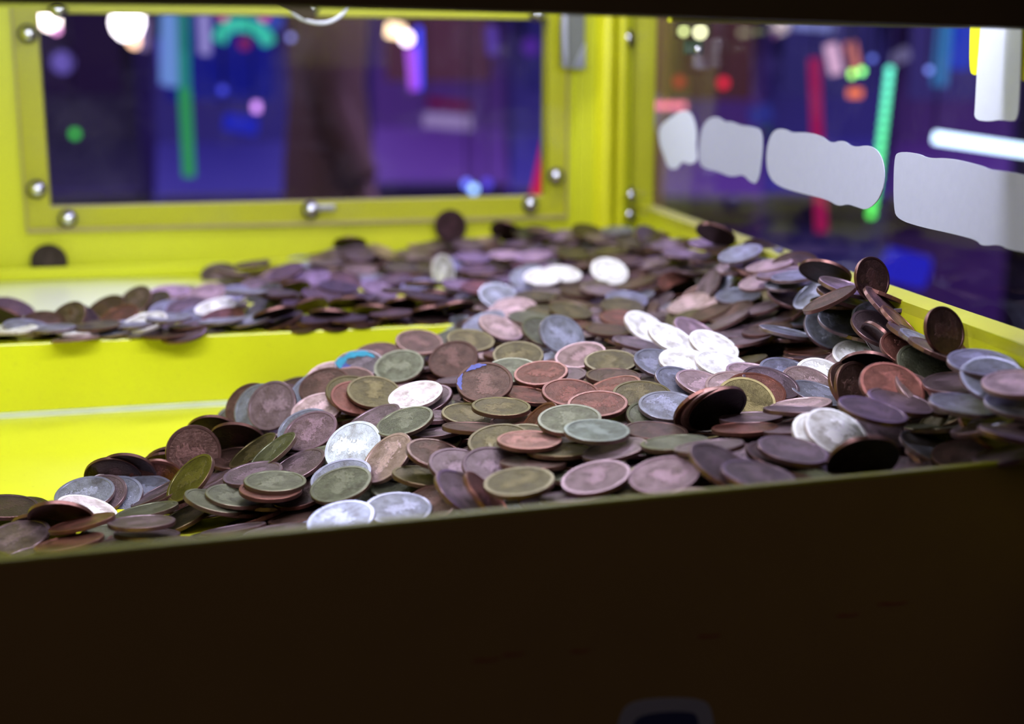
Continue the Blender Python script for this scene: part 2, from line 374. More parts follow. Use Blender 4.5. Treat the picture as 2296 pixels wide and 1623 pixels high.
M_SC = plain('scuff_red_glint', (.10, .016, .008), .5)  # faint scratch marks; their red is a reflection put into the colour
for (a, b, L_) in ((1090, 1478, 70), (1150, 1466, 60), (1300, 1458, 50), (1590, 1425, 60), (1900, 1378, 60), (2000, 1352, 80)):
    fsticker('red_glint_scuff', [(a - L_/2, b + 5), (a - L_*.2, b - 2), (a + L_*.1, b + 1), (a + L_/2, b - 5), (a + L_*.3, b + 3), (a - L_*.1, b + 5)], M_SC, .00005, front, 1)

# black rail across the top of the opening, yellow inner lip
trL, trR = Vector((-.30, .335)), Vector((.42, .555))
Mt, Lt = frame(trL, trR, H0)
rail = empty('top_rail', (trL.x, trL.y, H0)); tag(rail, 'black rail across the top of the opening', 'rail')
Mti = Mt.inverted()
def onT(px, py, off=0):
    o = Mti @ Vector((0, 0, H0)); d = Mti.to_3x3() @ ray(px, py); t = (off - o.y)/d.y; q = o + d*t; return q.x, q.z
TP = [onT(-200, -2), onT(0, 6), onT(600, 12), onT(1300, 30), onT(2296, 62), onT(2500, 68)]
up = .12
P_('rail_bar', prism(TP + [(TP[-1][0], up), (TP[0][0], up)], 0, .012, Mt), M_BLACK, rail)
TL = [onT(1500, 49, .03), onT(1640, 52, .03), onT(1900, 58, .03), onT(2165, 63, .03)]
P_('yellow_lip', prism(TL + [(TL[-1][0], .09), (TL[0][0], .09)], .028, .031, Mt), M_YR, rail)

# loose hanging fittings under the rail
def curve_pts(px, D): return [at(a, b, D) for a, b in px]
def smooth_pts(p, n=6):
    p = [Vector(q) for q in p]; out = []
    for i in range(len(p)-1):
        a, b, c, d = p[max(i-1, 0)], p[i], p[i+1], p[min(i+2, len(p)-1)]
        for k in range(n):
            t = k/n; out.append(.5*((2*b) + (c-a)*t + (2*a-5*b+4*c-d)*t*t + (3*b-a-3*c+d)*t**3))
    return out + [p[-1]]
o = obj('cable_loop', tube(bmesh.new(), smooth_pts(curve_pts([(632,-10),(648,16),(668,38),(700,50),(735,50),(765,34),(780,8),(784,-14)], .80)), .0011), plain('pale_cable', (.75, .78, .9), .3), None, True)
tag(o, 'loop of pale cable hanging over the top of the back window', 'cable')
o = obj('strap', prism([(-.022, .012), (.004, .012), (.012, -.006), (.006, -.008), (-.010, .002)], -.001, .001, Matrix.Translation(at(660, 12, .78)) @ Matrix.Rotation(R(15), 4, 'Z')), M_BLACK)
tag(o, 'black strap end beside the pale cable loop', 'strap')
# steel corner bracket
a, b, c, d = (on(MB_, 1262, -20, .02), on(MB_, 1312, -20, .02), on(MB_, 1309, 98, .02), on(MB_, 1270, 153, .02))
br = empty('corner_bracket', (wbR.x, wbR.y, H0 + .03)); tag(br, 'grey steel bracket at the top of the yellow corner post', 'bracket')
P_('plate', prism([a, on(MB_, 1310, -20, .02), on(MB_, 1309, 98, .02), on(MB_, 1284, 152, .02), on(MB_, 1264, 152, .02)], -.022, -.020, MB_), M_DSTEEL, br)
P_('edge_flange', prism([on(MB_, 1309, 96, .02), on(MB_, 1309, 154, .02), on(MB_, 1282, 154, .02)], -.0235, -.019, MB_), M_STEEL, br)
P_('side_flange', prism([on(MB_, 1256, -20, .02), on(MB_, 1264, -20, .02), on(MB_, 1267, 153, .02), on(MB_, 1258, 150, .02)], -.026, -.019, MB_), M_STEEL, br)
# pair of little lamps on a black holder
lampo = empty('lamp_holder', at(1555, 80, .86)); tag(lampo, 'black holder with two little pale yellow lamps by the side window', 'lamp')
def blob_at(nm, px, py, D, r, mat, par=None, sq=(1, 1, 1), seg=12):
    bm = bmesh.new(); bmesh.ops.create_uvsphere(bm, u_segments=seg, v_segments=max(6, seg//2), radius=r, matrix=Matrix.Translation(at(px, py, D)) @ Matrix.Diagonal((*sq, 1)))
    return P_(nm, bm, mat, par, True) if par is not None else obj(nm, bm, mat, None, True)
M_LA = glow('little_lamp', (1, 1, .45), 2.0)
P_('holder', box(bmesh.new(), -.011, .012, -.002, .004, -.004, .012, Matrix.Translation(at(1553, 70, .865)), bev=.001), M_BLACK, lampo)
P_('socket', box(bmesh.new(), -.006, .006, -.002, .004, -.005, .004, Matrix.Translation(at(1555, 104, .86)), bev=.001), plain('dark_green', (.02, .05, .02), .5), lampo)
blob_at('bulb', 1533, 70, .84, .0042, glow('lamp_dim', (.9, 1, .4), .75), lampo); blob_at('bulb', 1570, 72, .84, .0052, glow('lamp_bright', (1, 1, .6), 1.1), lampo)
blob_at('screw', 1566, 112, .85, .0022, M_CHROME, lampo)

# ------------------------------------------------------------------ the arcade hall behind the glass
M_HF = plain('hall_carpet', (.05, .03, .09), .9, scale=8); 
tag(obj('floor_hall', box(bmesh.new(), -5, 6, -2, 9, -.02, 0), M_HF), 'dark carpet of the arcade hall', kind='structure')
tag(obj('wall_far', box(bmesh.new(), -5, 6, 7.0, 7.1, 0, 3), plain('hall_wall', (.10, .07, .22), .8, scale=3, var=.5)), 'dark blue far wall of the arcade hall', kind='structure')
tag(obj('wall_side', box(bmesh.new(), 5.0, 5.1, -2, 7, 0, 3), plain('hall_wall_side', (.09, .05, .16), .8, scale=3, var=.5)), 'dark side wall of the arcade hall', kind='structure')
M_CORD = plain('cord_black', (.01, .01, .015), .6)
HZ = 2.9
tag(obj('ceiling_hall', box(bmesh.new(), -5, 6, 1.4, 7.2, HZ, HZ + .05), plain('hall_ceiling', (.03, .02, .06), .8)), 'dark ceiling of the arcade hall', kind='structure')
def cord(root, p, name='cord'):
    o = P_(name, tube(bmesh.new(), [p, Vector((p.x, p.y, HZ))], .0016, 6), M_CORD, root); return o
def hall_lamp(name, label, pts, r, D, col, s, cat='lamp', group=None, seg=10):
    """a lamp hung on a cord from the hall ceiling; one place = a round lamp, several = a tube through them"""
    m = glow(name + '_glow', col, s); top = min(pts, key=lambda p: p[1]); c = at(*top, D)
    root = tag(empty(name, c), label, cat, group)
    if len(pts) == 1: blob_at('bulb', *pts[0], D, r, m, root, seg=seg)
    else: P_('tube', tube(bmesh.new(), [at(a, b, D) for a, b in pts], r, 8), m, root, True)
    cord(root, c + Vector((0, .004, r*.8))); return root
def bead_string(name, label, pts, r, D, cols, s):
    c = at(*pts[0], D); root = tag(empty(name, c), label, 'string lights')
    for p, cc in zip(pts, cols): blob_at('bead', *p, D, r, glow('bead_glow', cc, s), root, seg=8)
    P_('wire', tube(bmesh.new(), [at(*p, D + .01) for p in pts], .0015, 6), M_CORD, root); cord(root, c + Vector((0, .006, 0))); return root
# --- seen through the back window
hall_lamp('round_lamp', 'warm white round ceiling lamp at the upper left of the back window', [(112, 44)], .020, 2.6, (1, .86, .74), 9)
hall_lamp('round_lamp', 'small pink lamp just below the leftmost warm white lamp', [(126, 66)], .008, 2.6, (1, .4, .8), 3)
hall_lamp('round_lamp', 'largest white lamp seen in the back window', [(288, 52)], .034, 2.7, (1, .93, .9), 9)
hall_lamp('round_lamp', 'small orange lamp under the largest white lamp', [(302, 92)], .014, 2.7, (1, .6, .35), 4)
hall_lamp('tube_lamp', 'upright lavender tube lamp right of the largest white lamp', [(325, 40), (322, 110)], .010, 2.7, (.55, .40, .8), .5)
hall_lamp('round_lamp', 'dim violet lamp left of centre under the warm lamp', [(140, 140)], .022, 2.6, (.3, .22, .9), .5)
hall_lamp('glow_sign', 'pale blue light column beside the green tube', [(384, 20), (382, 190)], .024, 2.9, (.20, .38, .85), .8)
hall_lamp('glow_sign', 'violet blue glow column left of the pale blue one', [(366, 90), (372, 190)], .014, 2.9, (.16, .14, .85), .7)
hall_lamp('tube_lamp', 'long upright green tube lamp in the back window', [(414, 200), (424, 395)], .0115, 2.4, (.045, .42, .13), .75)
hall_lamp('tube_lamp', 'teal upper part of the upright green tube lamp', [(410, 20), (414, 196)], .0115, 2.4, (.03, .32, .28), .75)
hall_lamp('tube_lamp', 'lavender tube lamp right of the green tube', [(456, 20), (460, 120)], .012, 2.6, (.45, .40, .9), .7)
hall_lamp('arch_sign', 'glowing turquoise arch sign in the back window', [(490, 92), (500, 68), (520, 56), (545, 54), (570, 60), (592, 76), (603, 96)], .014, 2.6, (.06, .72, .50), .85, 'sign')
hall_lamp('round_lamp', 'dim crimson lamp inside the turquoise arch', [(548, 98)], .012, 2.6, (.5, .04, .22), .5)
hall_lamp('round_lamp', 'pink lamp over the left end of the turquoise arch', [(500, 36)], .010, 2.6, (1, .1, .4), 1)
hall_lamp('round_lamp', 'pink lamp over the right end of the turquoise arch', [(592, 36)], .010, 2.6, (1, .12, .35), 1)
hall_lamp('round_lamp', 'grey blue lamp right of the turquoise arch', [(652, 84)], .006, 2.6, (.22, .24, .6), 3)
hall_lamp('tube_lamp', 'blue glowing strip across above the arch', [(565, 40), (632, 50)], .018, 2.8, (.08, .14, .8), .5)
hall_lamp('round_lamp', 'small blue lamp below the arch', [(499, 202)], .008, 2.6, (.06, .07, .7), 1.6)
hall_lamp('tube_lamp', 'bright pink lilac lamp beside the person', [(568, 240), (582, 240)], .010, 2.6, (.75, .35, 1), 1.9)
hall_lamp('round_lamp', 'round green lamp low in the back window', [(168, 300)], .009, 2.6, (.05, .55, .06), 1.6)
hall_lamp('glow_sign', 'blue glowing panel low beside the person', [(505, 272), (575, 284)], .020, 2.9, (.03, .04, .75), .6)
hall_lamp('round_lamp', 'orange white lamp right of the person', [(868, 66), (905, 72)], .014, 2.6, (1, .72, .4), 4)
hall_lamp('round_lamp', 'white pink lamp at the top of the purple tube', [(912, 86)], .013, 2.6, (1, .8, .95), 5)
hall_lamp('tube_lamp', 'blue tube lamp right of the orange white lamp', [(938, 62), (940, 120), (940, 200)], .006, 2.6, (.06, .08, 1), 1.6)
hall_lamp('tube_lamp', 'purple tube lamp hanging under the white pink lamp', [(922, 108), (930, 200)], .011, 2.6, (.50, .10, .95), 1.1)
hall_lamp('tube_lamp', 'faint lavender tube lamp right of the purple one', [(1100, 60), (1104, 120)], .014, 2.8, (.20, .10, .7), .5)
hall_lamp('round_lamp', 'dim purple lamp near the right edge of the back window', [(1190, 105)], .020, 2.8, (.14, .04, .5), .55)
hall_lamp('glow_sign', 'crimson strip over the lavender counter', [(960, 228), (1055, 240)], .012, 3.2, (.5, .03, .18), .22)
hall_lamp('glow_sign', 'lavender lit counter edge in the back window', [(950, 268), (1060, 276)], .018, 3.2, (.50, .36, .75), .55)
hall_lamp('round_lamp', 'pale blue lamp low in the back window', [(1062, 424)], .008, 2.5, (.35, .6, 1), 3.5)
hall_lamp('round_lamp', 'deeper blue lamp touching the pale blue lamp', [(1046, 412)], .008, 2.5, (.15, .2, 1), 2.4)
hall_lamp('round_lamp', 'dim violet lamp right of the pale blue lamp', [(1092, 412)], .010, 2.5, (.10, .07, .7), 1.4)
def hall_box(name, label, px0, py0, px1, py1, D, depth, mat, cat):
    c = at((px0+px1)/2, (py0+py1)/2, D); w_ = (px1-px0)*D/3000; h_ = (py1-py0)*D/3000
    z0 = c.z - h_/2; M = Matrix.Translation((c.x, c.y, 0)) @ Matrix.Rotation(-math.atan2(c.x, c.y), 4, 'Z')
    if cat == 'pillar': return tag(obj(name, box(bmesh.new(), -w_/2, w_/2, 0, depth, 0, HZ, M, bev=.01), mat), label, cat)
    root = tag(empty(name, c), label, cat); P_('housing', box(bmesh.new(), -w_/2, w_/2, 0, depth, z0, c.z + h_/2, M, bev=.01), mat, root); cord(root, c + Vector((0, .02, h_/2))); return root
bmR = bmesh.new(); q = [at(1222, 300, 2.2), at(1245, 320, 2.2), at(1262, 450, 2.2), at(1188, 452, 2.2)]
va_ = [bmR.verts.new(p) for p in q]; vb_ = [bmR.verts.new(p + Vector((0, .03, 0))) for p in q]; bmR.faces.new(va_); bmR.faces.new(vb_[::-1])
for i in range(4): bmR.faces.new((va_[(i+1) % 4], va_[i], vb_[i], vb_[(i+1) % 4]))
rs = tag(empty('glow_sign', q[0]), 'red glowing wedge at the lower right of the back window', 'sign'); P_('wedge', bmR, glow('red_panel', (.75, .01, .07), .9), rs); cord(rs, q[0] + Vector((0, .015, -.005)))
# --- game cabinets: a body, a dim screen, a marquee
def cabinet(name_label, px, py, D, w_, h_, body, scr_c, scr_s, mar_c, mar_s):
    c = at(px, py, D); root = empty('game_cabinet', (c.x, c.y, 0), -math.atan2(c.x, c.y)); tag(root, name_label, 'arcade machine')
    pr = [(-.35, 0), (.30, 0), (.30, h_), (-.22, h_), (-.26, h_ - .18), (-.02, h_ - .24), (-.10, h_*.60), (-.34, h_*.50)]
    b = prism([(y, z) for y, z in pr], -w_/2, w_/2, Matrix(((0, 1, 0, 0), (1, 0, 0, 0), (0, 0, 1, 0), (0, 0, 0, 1)))); bmesh.ops.recalc_face_normals(b, faces=b.faces)
    obj('body', b, body, root)
    s = box(bmesh.new(), -w_*.40, w_*.40, -.006, .006, -(h_*.30)/2, (h_*.30)/2); s.transform(Matrix.Translation((0, -.085, h_*.735)) @ Matrix.Rotation(R(12), 4, 'X')); obj('screen', s, glow('cabinet_screen', scr_c, scr_s), root)
    m = box(bmesh.new(), -w_*.45, w_*.45, -.01, .01, -.07, .07); m.transform(Matrix.Translation((0, -.26, h_ - .09))); obj('marquee', m, glow('cabinet_marquee', mar_c, mar_s), root)
    obj('control_deck', box(bmesh.new(), -w_*.45, w_*.45, -.40, -.20, h_*.50 - .03, h_*.50 + .01, None, bev=.008), plain('deck', (.05, .04, .09), .5), root)
cb = plain('cabinet_blue', (.05, .05, .22), .5); cp = plain('cabinet_purple', (.13, .05, .20), .5); cdk = plain('cabinet_black', (.02, .02, .035), .5); cbr = plain('cabinet_brown', (.20, .12, .08), .6)
cabinet('dark game machine at the left in the back window', 160, 300, 4.4, 0.42, 1.62, cdk, (.10, .05, .22), .16, (.10, .05, .16), .3)
cabinet('blue game machine behind the arch sign', 500, 300, 4.4, 0.42, 1.60, cb, (.02, .025, .45), .45, (.04, .05, .6), .4)
cabinet('purple game machine right of the person', 985, 300, 4.4, 0.42, 1.68, cp, (.22, .08, .16), .35, (.12, .05, .22), .5)
cabinet('blue game machine at the right in the back window', 1290, 300, 4.4, 0.4, 1.64, cb, (.05, .04, .30), .4, (.05, .05, .30), .5)
# --- seen through the side window
hall_lamp('round_lamp', 'dim red lamp, the left of two in the side window', [(1523, 183)], .010, 2.4, (.75, .02, .05), .7)
hall_lamp('round_lamp', 'bright red lamp, the right of two in the side window', [(1622, 186)], .010, 2.4, (1, .03, .07), 1.2)
bead_string('string_lights', 'short row of pink bead lamps by the leftmost sticker', [(1462 + i*14, 237) for i in range(6)], .006, 2.4, [(1, .22, .32)]*6, 2.0)
hall_box('light_box', 'lavender lit box at the left edge of the side window', 1425, 215, 1480, 290, 3.1, .12, glow('lav_box', (.50, .42, .65), .42), 'light box')
hall_box('pillar', 'brown wooden pillar at the left of the side window', 1440, 60, 1490, 420, 3.4, .2, plain('pillar_wood', (.5, .26, .10), .6), 'pillar')
hall_lamp('tube_lamp', 'upright magenta tube lamp behind the long sticker', [(1826, 132), (1832, 300), (1842, 520)], .011, 2.5, (.85, .02, .20), .42)
hall_lamp('tube_lamp', 'pink capsule lamp near the top of the side window', [(1862, 100), (1876, 165)], .012, 2.4, (1, .62, .85), .85)
hall_lamp('tube_lamp', 'salmon capsule lamp right of the pink one', [(1906, 96), (1918, 160)], .011, 2.4, (1, .32, .28), .75)
hall_lamp('round_lamp', 'lime green lamp under the salmon capsule, left one', [(1910, 166)], .006, 2.3, (.4, 1, .15), 4)
hall_lamp('round_lamp', 'lime green lamp under the salmon capsule, right one', [(1932, 160)], .006, 2.3, (.25, 1, .2), 4)
hall_lamp('round_lamp', 'orange oval lamp under the lime green pair', [(1902, 209), (1932, 209)], .008, 2.3, (1, .22, .08), 1.3)
gp = [(1995 - 38*i/16 - max(0, i/16 - .75)*14, 158 + 322*i/16) for i in range(17)]
bead_string('string_lights', 'upright string of mint green bead lamps behind the stickers', gp, .0075, 2.2, [(.12 + .04*(1 - i/16), .95, .50*(1 - i/16) + .12) for i in range(17)], 1.9)
hall_lamp('tube_lamp', 'bright white blue tube lamp across the right of the side window', [(2096, 308), (2300, 338), (2520, 371)], .0095, 2.2, (.62, .85, 1), 4)
hall_lamp('glow_sign', 'light blue glowing column near the white strip', [(2122, 30), (2106, 190)], .016, 2.8, (.08, .36, .85), .55)
hall_lamp('glow_sign', 'deep blue glowing panel behind the white strip', [(2165, 30), (2150, 150)], .026, 2.9, (.03, .08, .9), .55)
hall_lamp('round_lamp', 'pale blue lamp left of the blue column', [(2083, 157)], .005, 2.2, (.22, .30, .9), 2.4)
hall_lamp('round_lamp', 'dim blue lamp above the green bead string', [(1956, 131)], .005, 2.2, (.16, .22, .8), 2.0)
hall_lamp('tube_lamp', 'faint lavender tube slanting right of the green string', [(2000, 135), (2035, 118)], .014, 2.8, (.40, .36, .7), .4)
hall_lamp('glow_sign', 'deep blue glow low in the side window', [(1985, 590), (2075, 612)], .034, 2.6, (.03, .03, .75), .65)
hall_lamp('glow_sign', 'blue glow panel behind the shortest pale sticker', [(1700, 240), (1712, 275)], .028, 3.0, (.05, .06, .40), .6)
hall_lamp('tube_lamp', 'row of pale tubes along the top of the side window', [(1780, 55), (1870, 62)], .010, 2.8, (.35, .4, .9), .7)
cabinet('purple game machine at the left of the side window', 1580, 300, 4.4, 0.36, 1.60, cp, (.22, .08, .10), .30, (.14, .06, .22), .5)
cabinet('blue game machine behind the long sticker', 1850, 330, 4.4, 0.36, 1.62, cb, (.06, .05, .26), .5, (.10, .10, .40), .5)
cabinet('dark game machine at the right of the side window', 2420, 420, 4.4, 0.4, 1.40, cdk, (.01, .02, .12), .3, (.02, .03, .2), .3)
cabinet('violet game machine behind the green bead string', 2130, 360, 4.4, 0.36, 1.60, cp, (.08, .06, .30), .5, (.09, .08, .35), .6)

# person in a brown coat standing behind the machine
def person(x, y, rz):
    root = empty('person', (x, y, 0), rz); tag(root, 'person in a long dark brown coat standing behind the back window', 'person')
    m_sk = plain('skin', (.42, .26, .19), .55); m_coat = plain('coat', (.24, .15, .09), .9, scale=30); m_hair = plain('hair', (.03, .02, .015), .7); m_tr = plain('trousers', (.025, .022, .03), .9); m_sh = plain('shoes', (.02, .015, .012), .5)
    def skin(name, verts, edges, rad, mat, sub=2):
        me = bpy.data.meshes.new(name); me.from_pydata(verts, edges, []); o = bpy.data.objects.new(name, me); COL.objects.link(o); o.parent = root
        sk = o.modifiers.new('skin', 'SKIN'); sk.use_smooth_shade = True
        for i, r in enumerate(rad): me.skin_vertices[0].data[i].radius = (r, r) if not isinstance(r, tuple) else r
        me.skin_vertices[0].data[0].use_root = True
        ss = o.modifiers.new('sub', 'SUBSURF'); ss.levels = sub; ss.render_levels = sub; me.materials.append(mat); return o
    V = [(0,0,.95),(0,0,1.10),(0,.0,1.28),(0,0,1.42),(0,0,1.50),(0,-.01,1.57),(0,-.01,1.66),
         (.09,0,.90),(.10,-.01,.50),(.10,.02,.10),(.10,-.12,.05),(-.09,0,.90),(-.10,.0,.50),(-.10,.03,.10),(-.10,-.11,.05),
         (.17,0,1.40),(.21,.01,1.13),(.20,-.06,.90),(-.17,0,1.40),(-.21,.01,1.13),(-.20,-.06,.90)]
    E = [(0,1),(1,2),(2,3),(3,4),(4,5),(5,6),(0,7),(7,8),(8,9),(9,10),(0,11),(11,12),(12,13),(13,14),(3,15),(15,16),(16,17),(3,18),(18,19),(19,20)]
    rad = [(.13,.10),(.115,.09),(.14,.10),(.09,.07),(.05,.05),(.075,.085),(.08,.09),.08,.052,.035,.035,.08,.052,.035,.035,.05,.038,.026,.05,.038,.026]
    body = skin('body', V, E, rad, m_tr)
    head = bmesh.new(); bmesh.ops.create_uvsphere(head, u_segments=20, v_segments=14, radius=.1, matrix=Matrix.Translation((0, -.01, 1.62)) @ Matrix.Diagonal((.78, .95, 1.2, 1)))
    for v in head.verts:
        if v.co.y < -.07 and abs(v.co.x) < .02 and 1.58 < v.co.z < 1.64: v.co.y -= .018
        if v.co.y < -.06 and .02 < abs(v.co.x) < .045 and 1.62 < v.co.z < 1.66: v.co.y += .008
    obj('head', head, m_sk, root, True)
    hb = bmesh.new(); bmesh.ops.create_uvsphere(hb, u_segments=18, v_segments=12, radius=.108, matrix=Matrix.Translation((0, .006, 1.645)) @ Matrix.Diagonal((.82, .98, 1.12, 1)))
    bmesh.ops.delete(hb, geom=[v for v in hb.verts if v.co.y < -.055 and v.co.z < 1.70 or v.co.z < 1.56], context='VERTS'); obj('hair', hb, m_hair, root, True)
    lathe_p = [(0, .42), (.21, .42), (.20, .44), (.185, .70), (.165, .95), (.135, 1.14), (.155, 1.32), (.135, 1.42), (.07, 1.48), (.055, 1.50), (0, 1.50)]
    cb = lathe(bmesh.new(), lathe_p, 24); cb.transform(Matrix.Diagonal((1, .68, 1, 1))); obj('coat', cb, m_coat, root, True)
    for s in (-1, 1):
        obj('sleeve', tube(bmesh.new(), smooth_pts([(s*.12, 0, 1.43), (s*.185, .0, 1.36), (s*.215, .01, 1.13), (s*.20, -.06, .92)]), [.055]*6 + [.058]*6 + [.05]*7), m_coat, root, True)
        hd = bmesh.new(); c0 = Vector((s*.198, -.07, .88)); tube(hd, [c0 + Vector((0, 0, .03)), c0, c0 + Vector((0, -.01, -.05))], [.022, .030, .028], 10); obj('hand', hd, m_sk, root, True)
        for k in range(4):
            b0 = c0 + Vector((0, (k - 1.5)*.013 - .01, -.05)); L = (.055, .065, .06, .048)[k]
            obj('finger', tube(bmesh.new(), [b0 + Vector((0, 0, .01)), b0 + Vector((-s*.004, 0, -L*.5)), b0 + Vector((-s*.014, 0, -L))], [.0085, .008, .006], 8), m_sk, root, True)
        obj('thumb', tube(bmesh.new(), [c0 + Vector((0, -.02, .0)), c0 + Vector((-s*.008, -.042, -.022)), c0 + Vector((-s*.012, -.044, -.046))], [.011, .0095, .007], 8), m_sk, root, True)
        bm = bmesh.new(); box(bm, s*.10 - .045, s*.10 + .045, -.19, .08, 0, .07, None, bev=.02); obj('shoe', bm, m_sh, root, True)
    return root
pp = at(735, 250, 3.3); person(pp.x, pp.y, R(100))

# ------------------------------------------------------------------ coins
PAL = {'B': (.105,.055,.045), 'C': (.165,.060,.045), 'C2': (.30,.145,.125), 'P': (.165,.112,.135), 'PF': (.27,.19,.235), 'P2': (.21,.13,.16), 'O': (.105,.085,.034), 'G': (.125,.130,.085), 'G2': (.16,.19,.17),  # PF is P lightened, putting light on far coins into the colour
       'S': (.24,.25,.33), 'S2': (.48,.52,.74), 'W': (.94,.94,.96), 'W2': (.80,.70,.74), 'W3': (.62,.68,.80), 'K': (.44,.31,.32), 'K2': (.20,.125,.13), 'D': (.045,.022,.022), 'Dn': (.055,.025,.030), 'DD': (.016,.011,.014), 'DB': (.075,.034,.034),  # W: lamp glint put into the colour; D, DD: shade of undersides
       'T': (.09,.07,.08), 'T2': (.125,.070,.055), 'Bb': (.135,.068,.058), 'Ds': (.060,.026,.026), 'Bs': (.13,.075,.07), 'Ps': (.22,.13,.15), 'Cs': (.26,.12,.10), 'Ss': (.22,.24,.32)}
def coin_mesh(r, seg=44):
    h = .000925; bm = bmesh.new(); f = .885
    prof = [(0, h*.78), (r*f*.5, h*.78), (r*f, h*.78), (r*(f + .012), h), (r*.985, h), (r, h*.80), (r, -h*.80), (r*.985, -h), (r*(f + .012), -h), (r*f, -h*.78), (r*f*.5, -h*.78), (0, -h*.78)]
    lathe(bm, prof, seg); me = bpy.data.meshes.new('coin'); bm.to_mesh(me); bm.free()
    uv = me.uv_layers.new(name='UVMap'); n = len(me.loops); vi = np.zeros(n, int); me.loops.foreach_get('vertex_index', vi)
    co = np.zeros(len(me.vertices)*3); me.vertices.foreach_get('co', co); co = co.reshape(-1, 3); d = np.zeros((n, 2)); d[:] = co[vi, :2]/r; uv.data.foreach_set('uv', d.ravel())
    for p in me.polygons: p.use_smooth = True
    me.set_sharp_from_angle(angle=R(35)) if hasattr(me, 'set_sharp_from_angle') else None
    return me
ME_L = coin_mesh(.01295); ME_S = coin_mesh(.01015); ME_L.materials.append(M_COIN); ME_S.materials.append(M_COIN)
def coin_mat(x, y, z, nx, ny, nz, spin):
    n = Vector((nx, ny, nz)).normalized(); q = n.to_track_quat('Z', 'Y')
    return Matrix.Translation((x/10000, y/10000, H0 + z/10000)) @ q.to_matrix().to_4x4() @ Matrix.Rotation(spin, 4, 'Z')
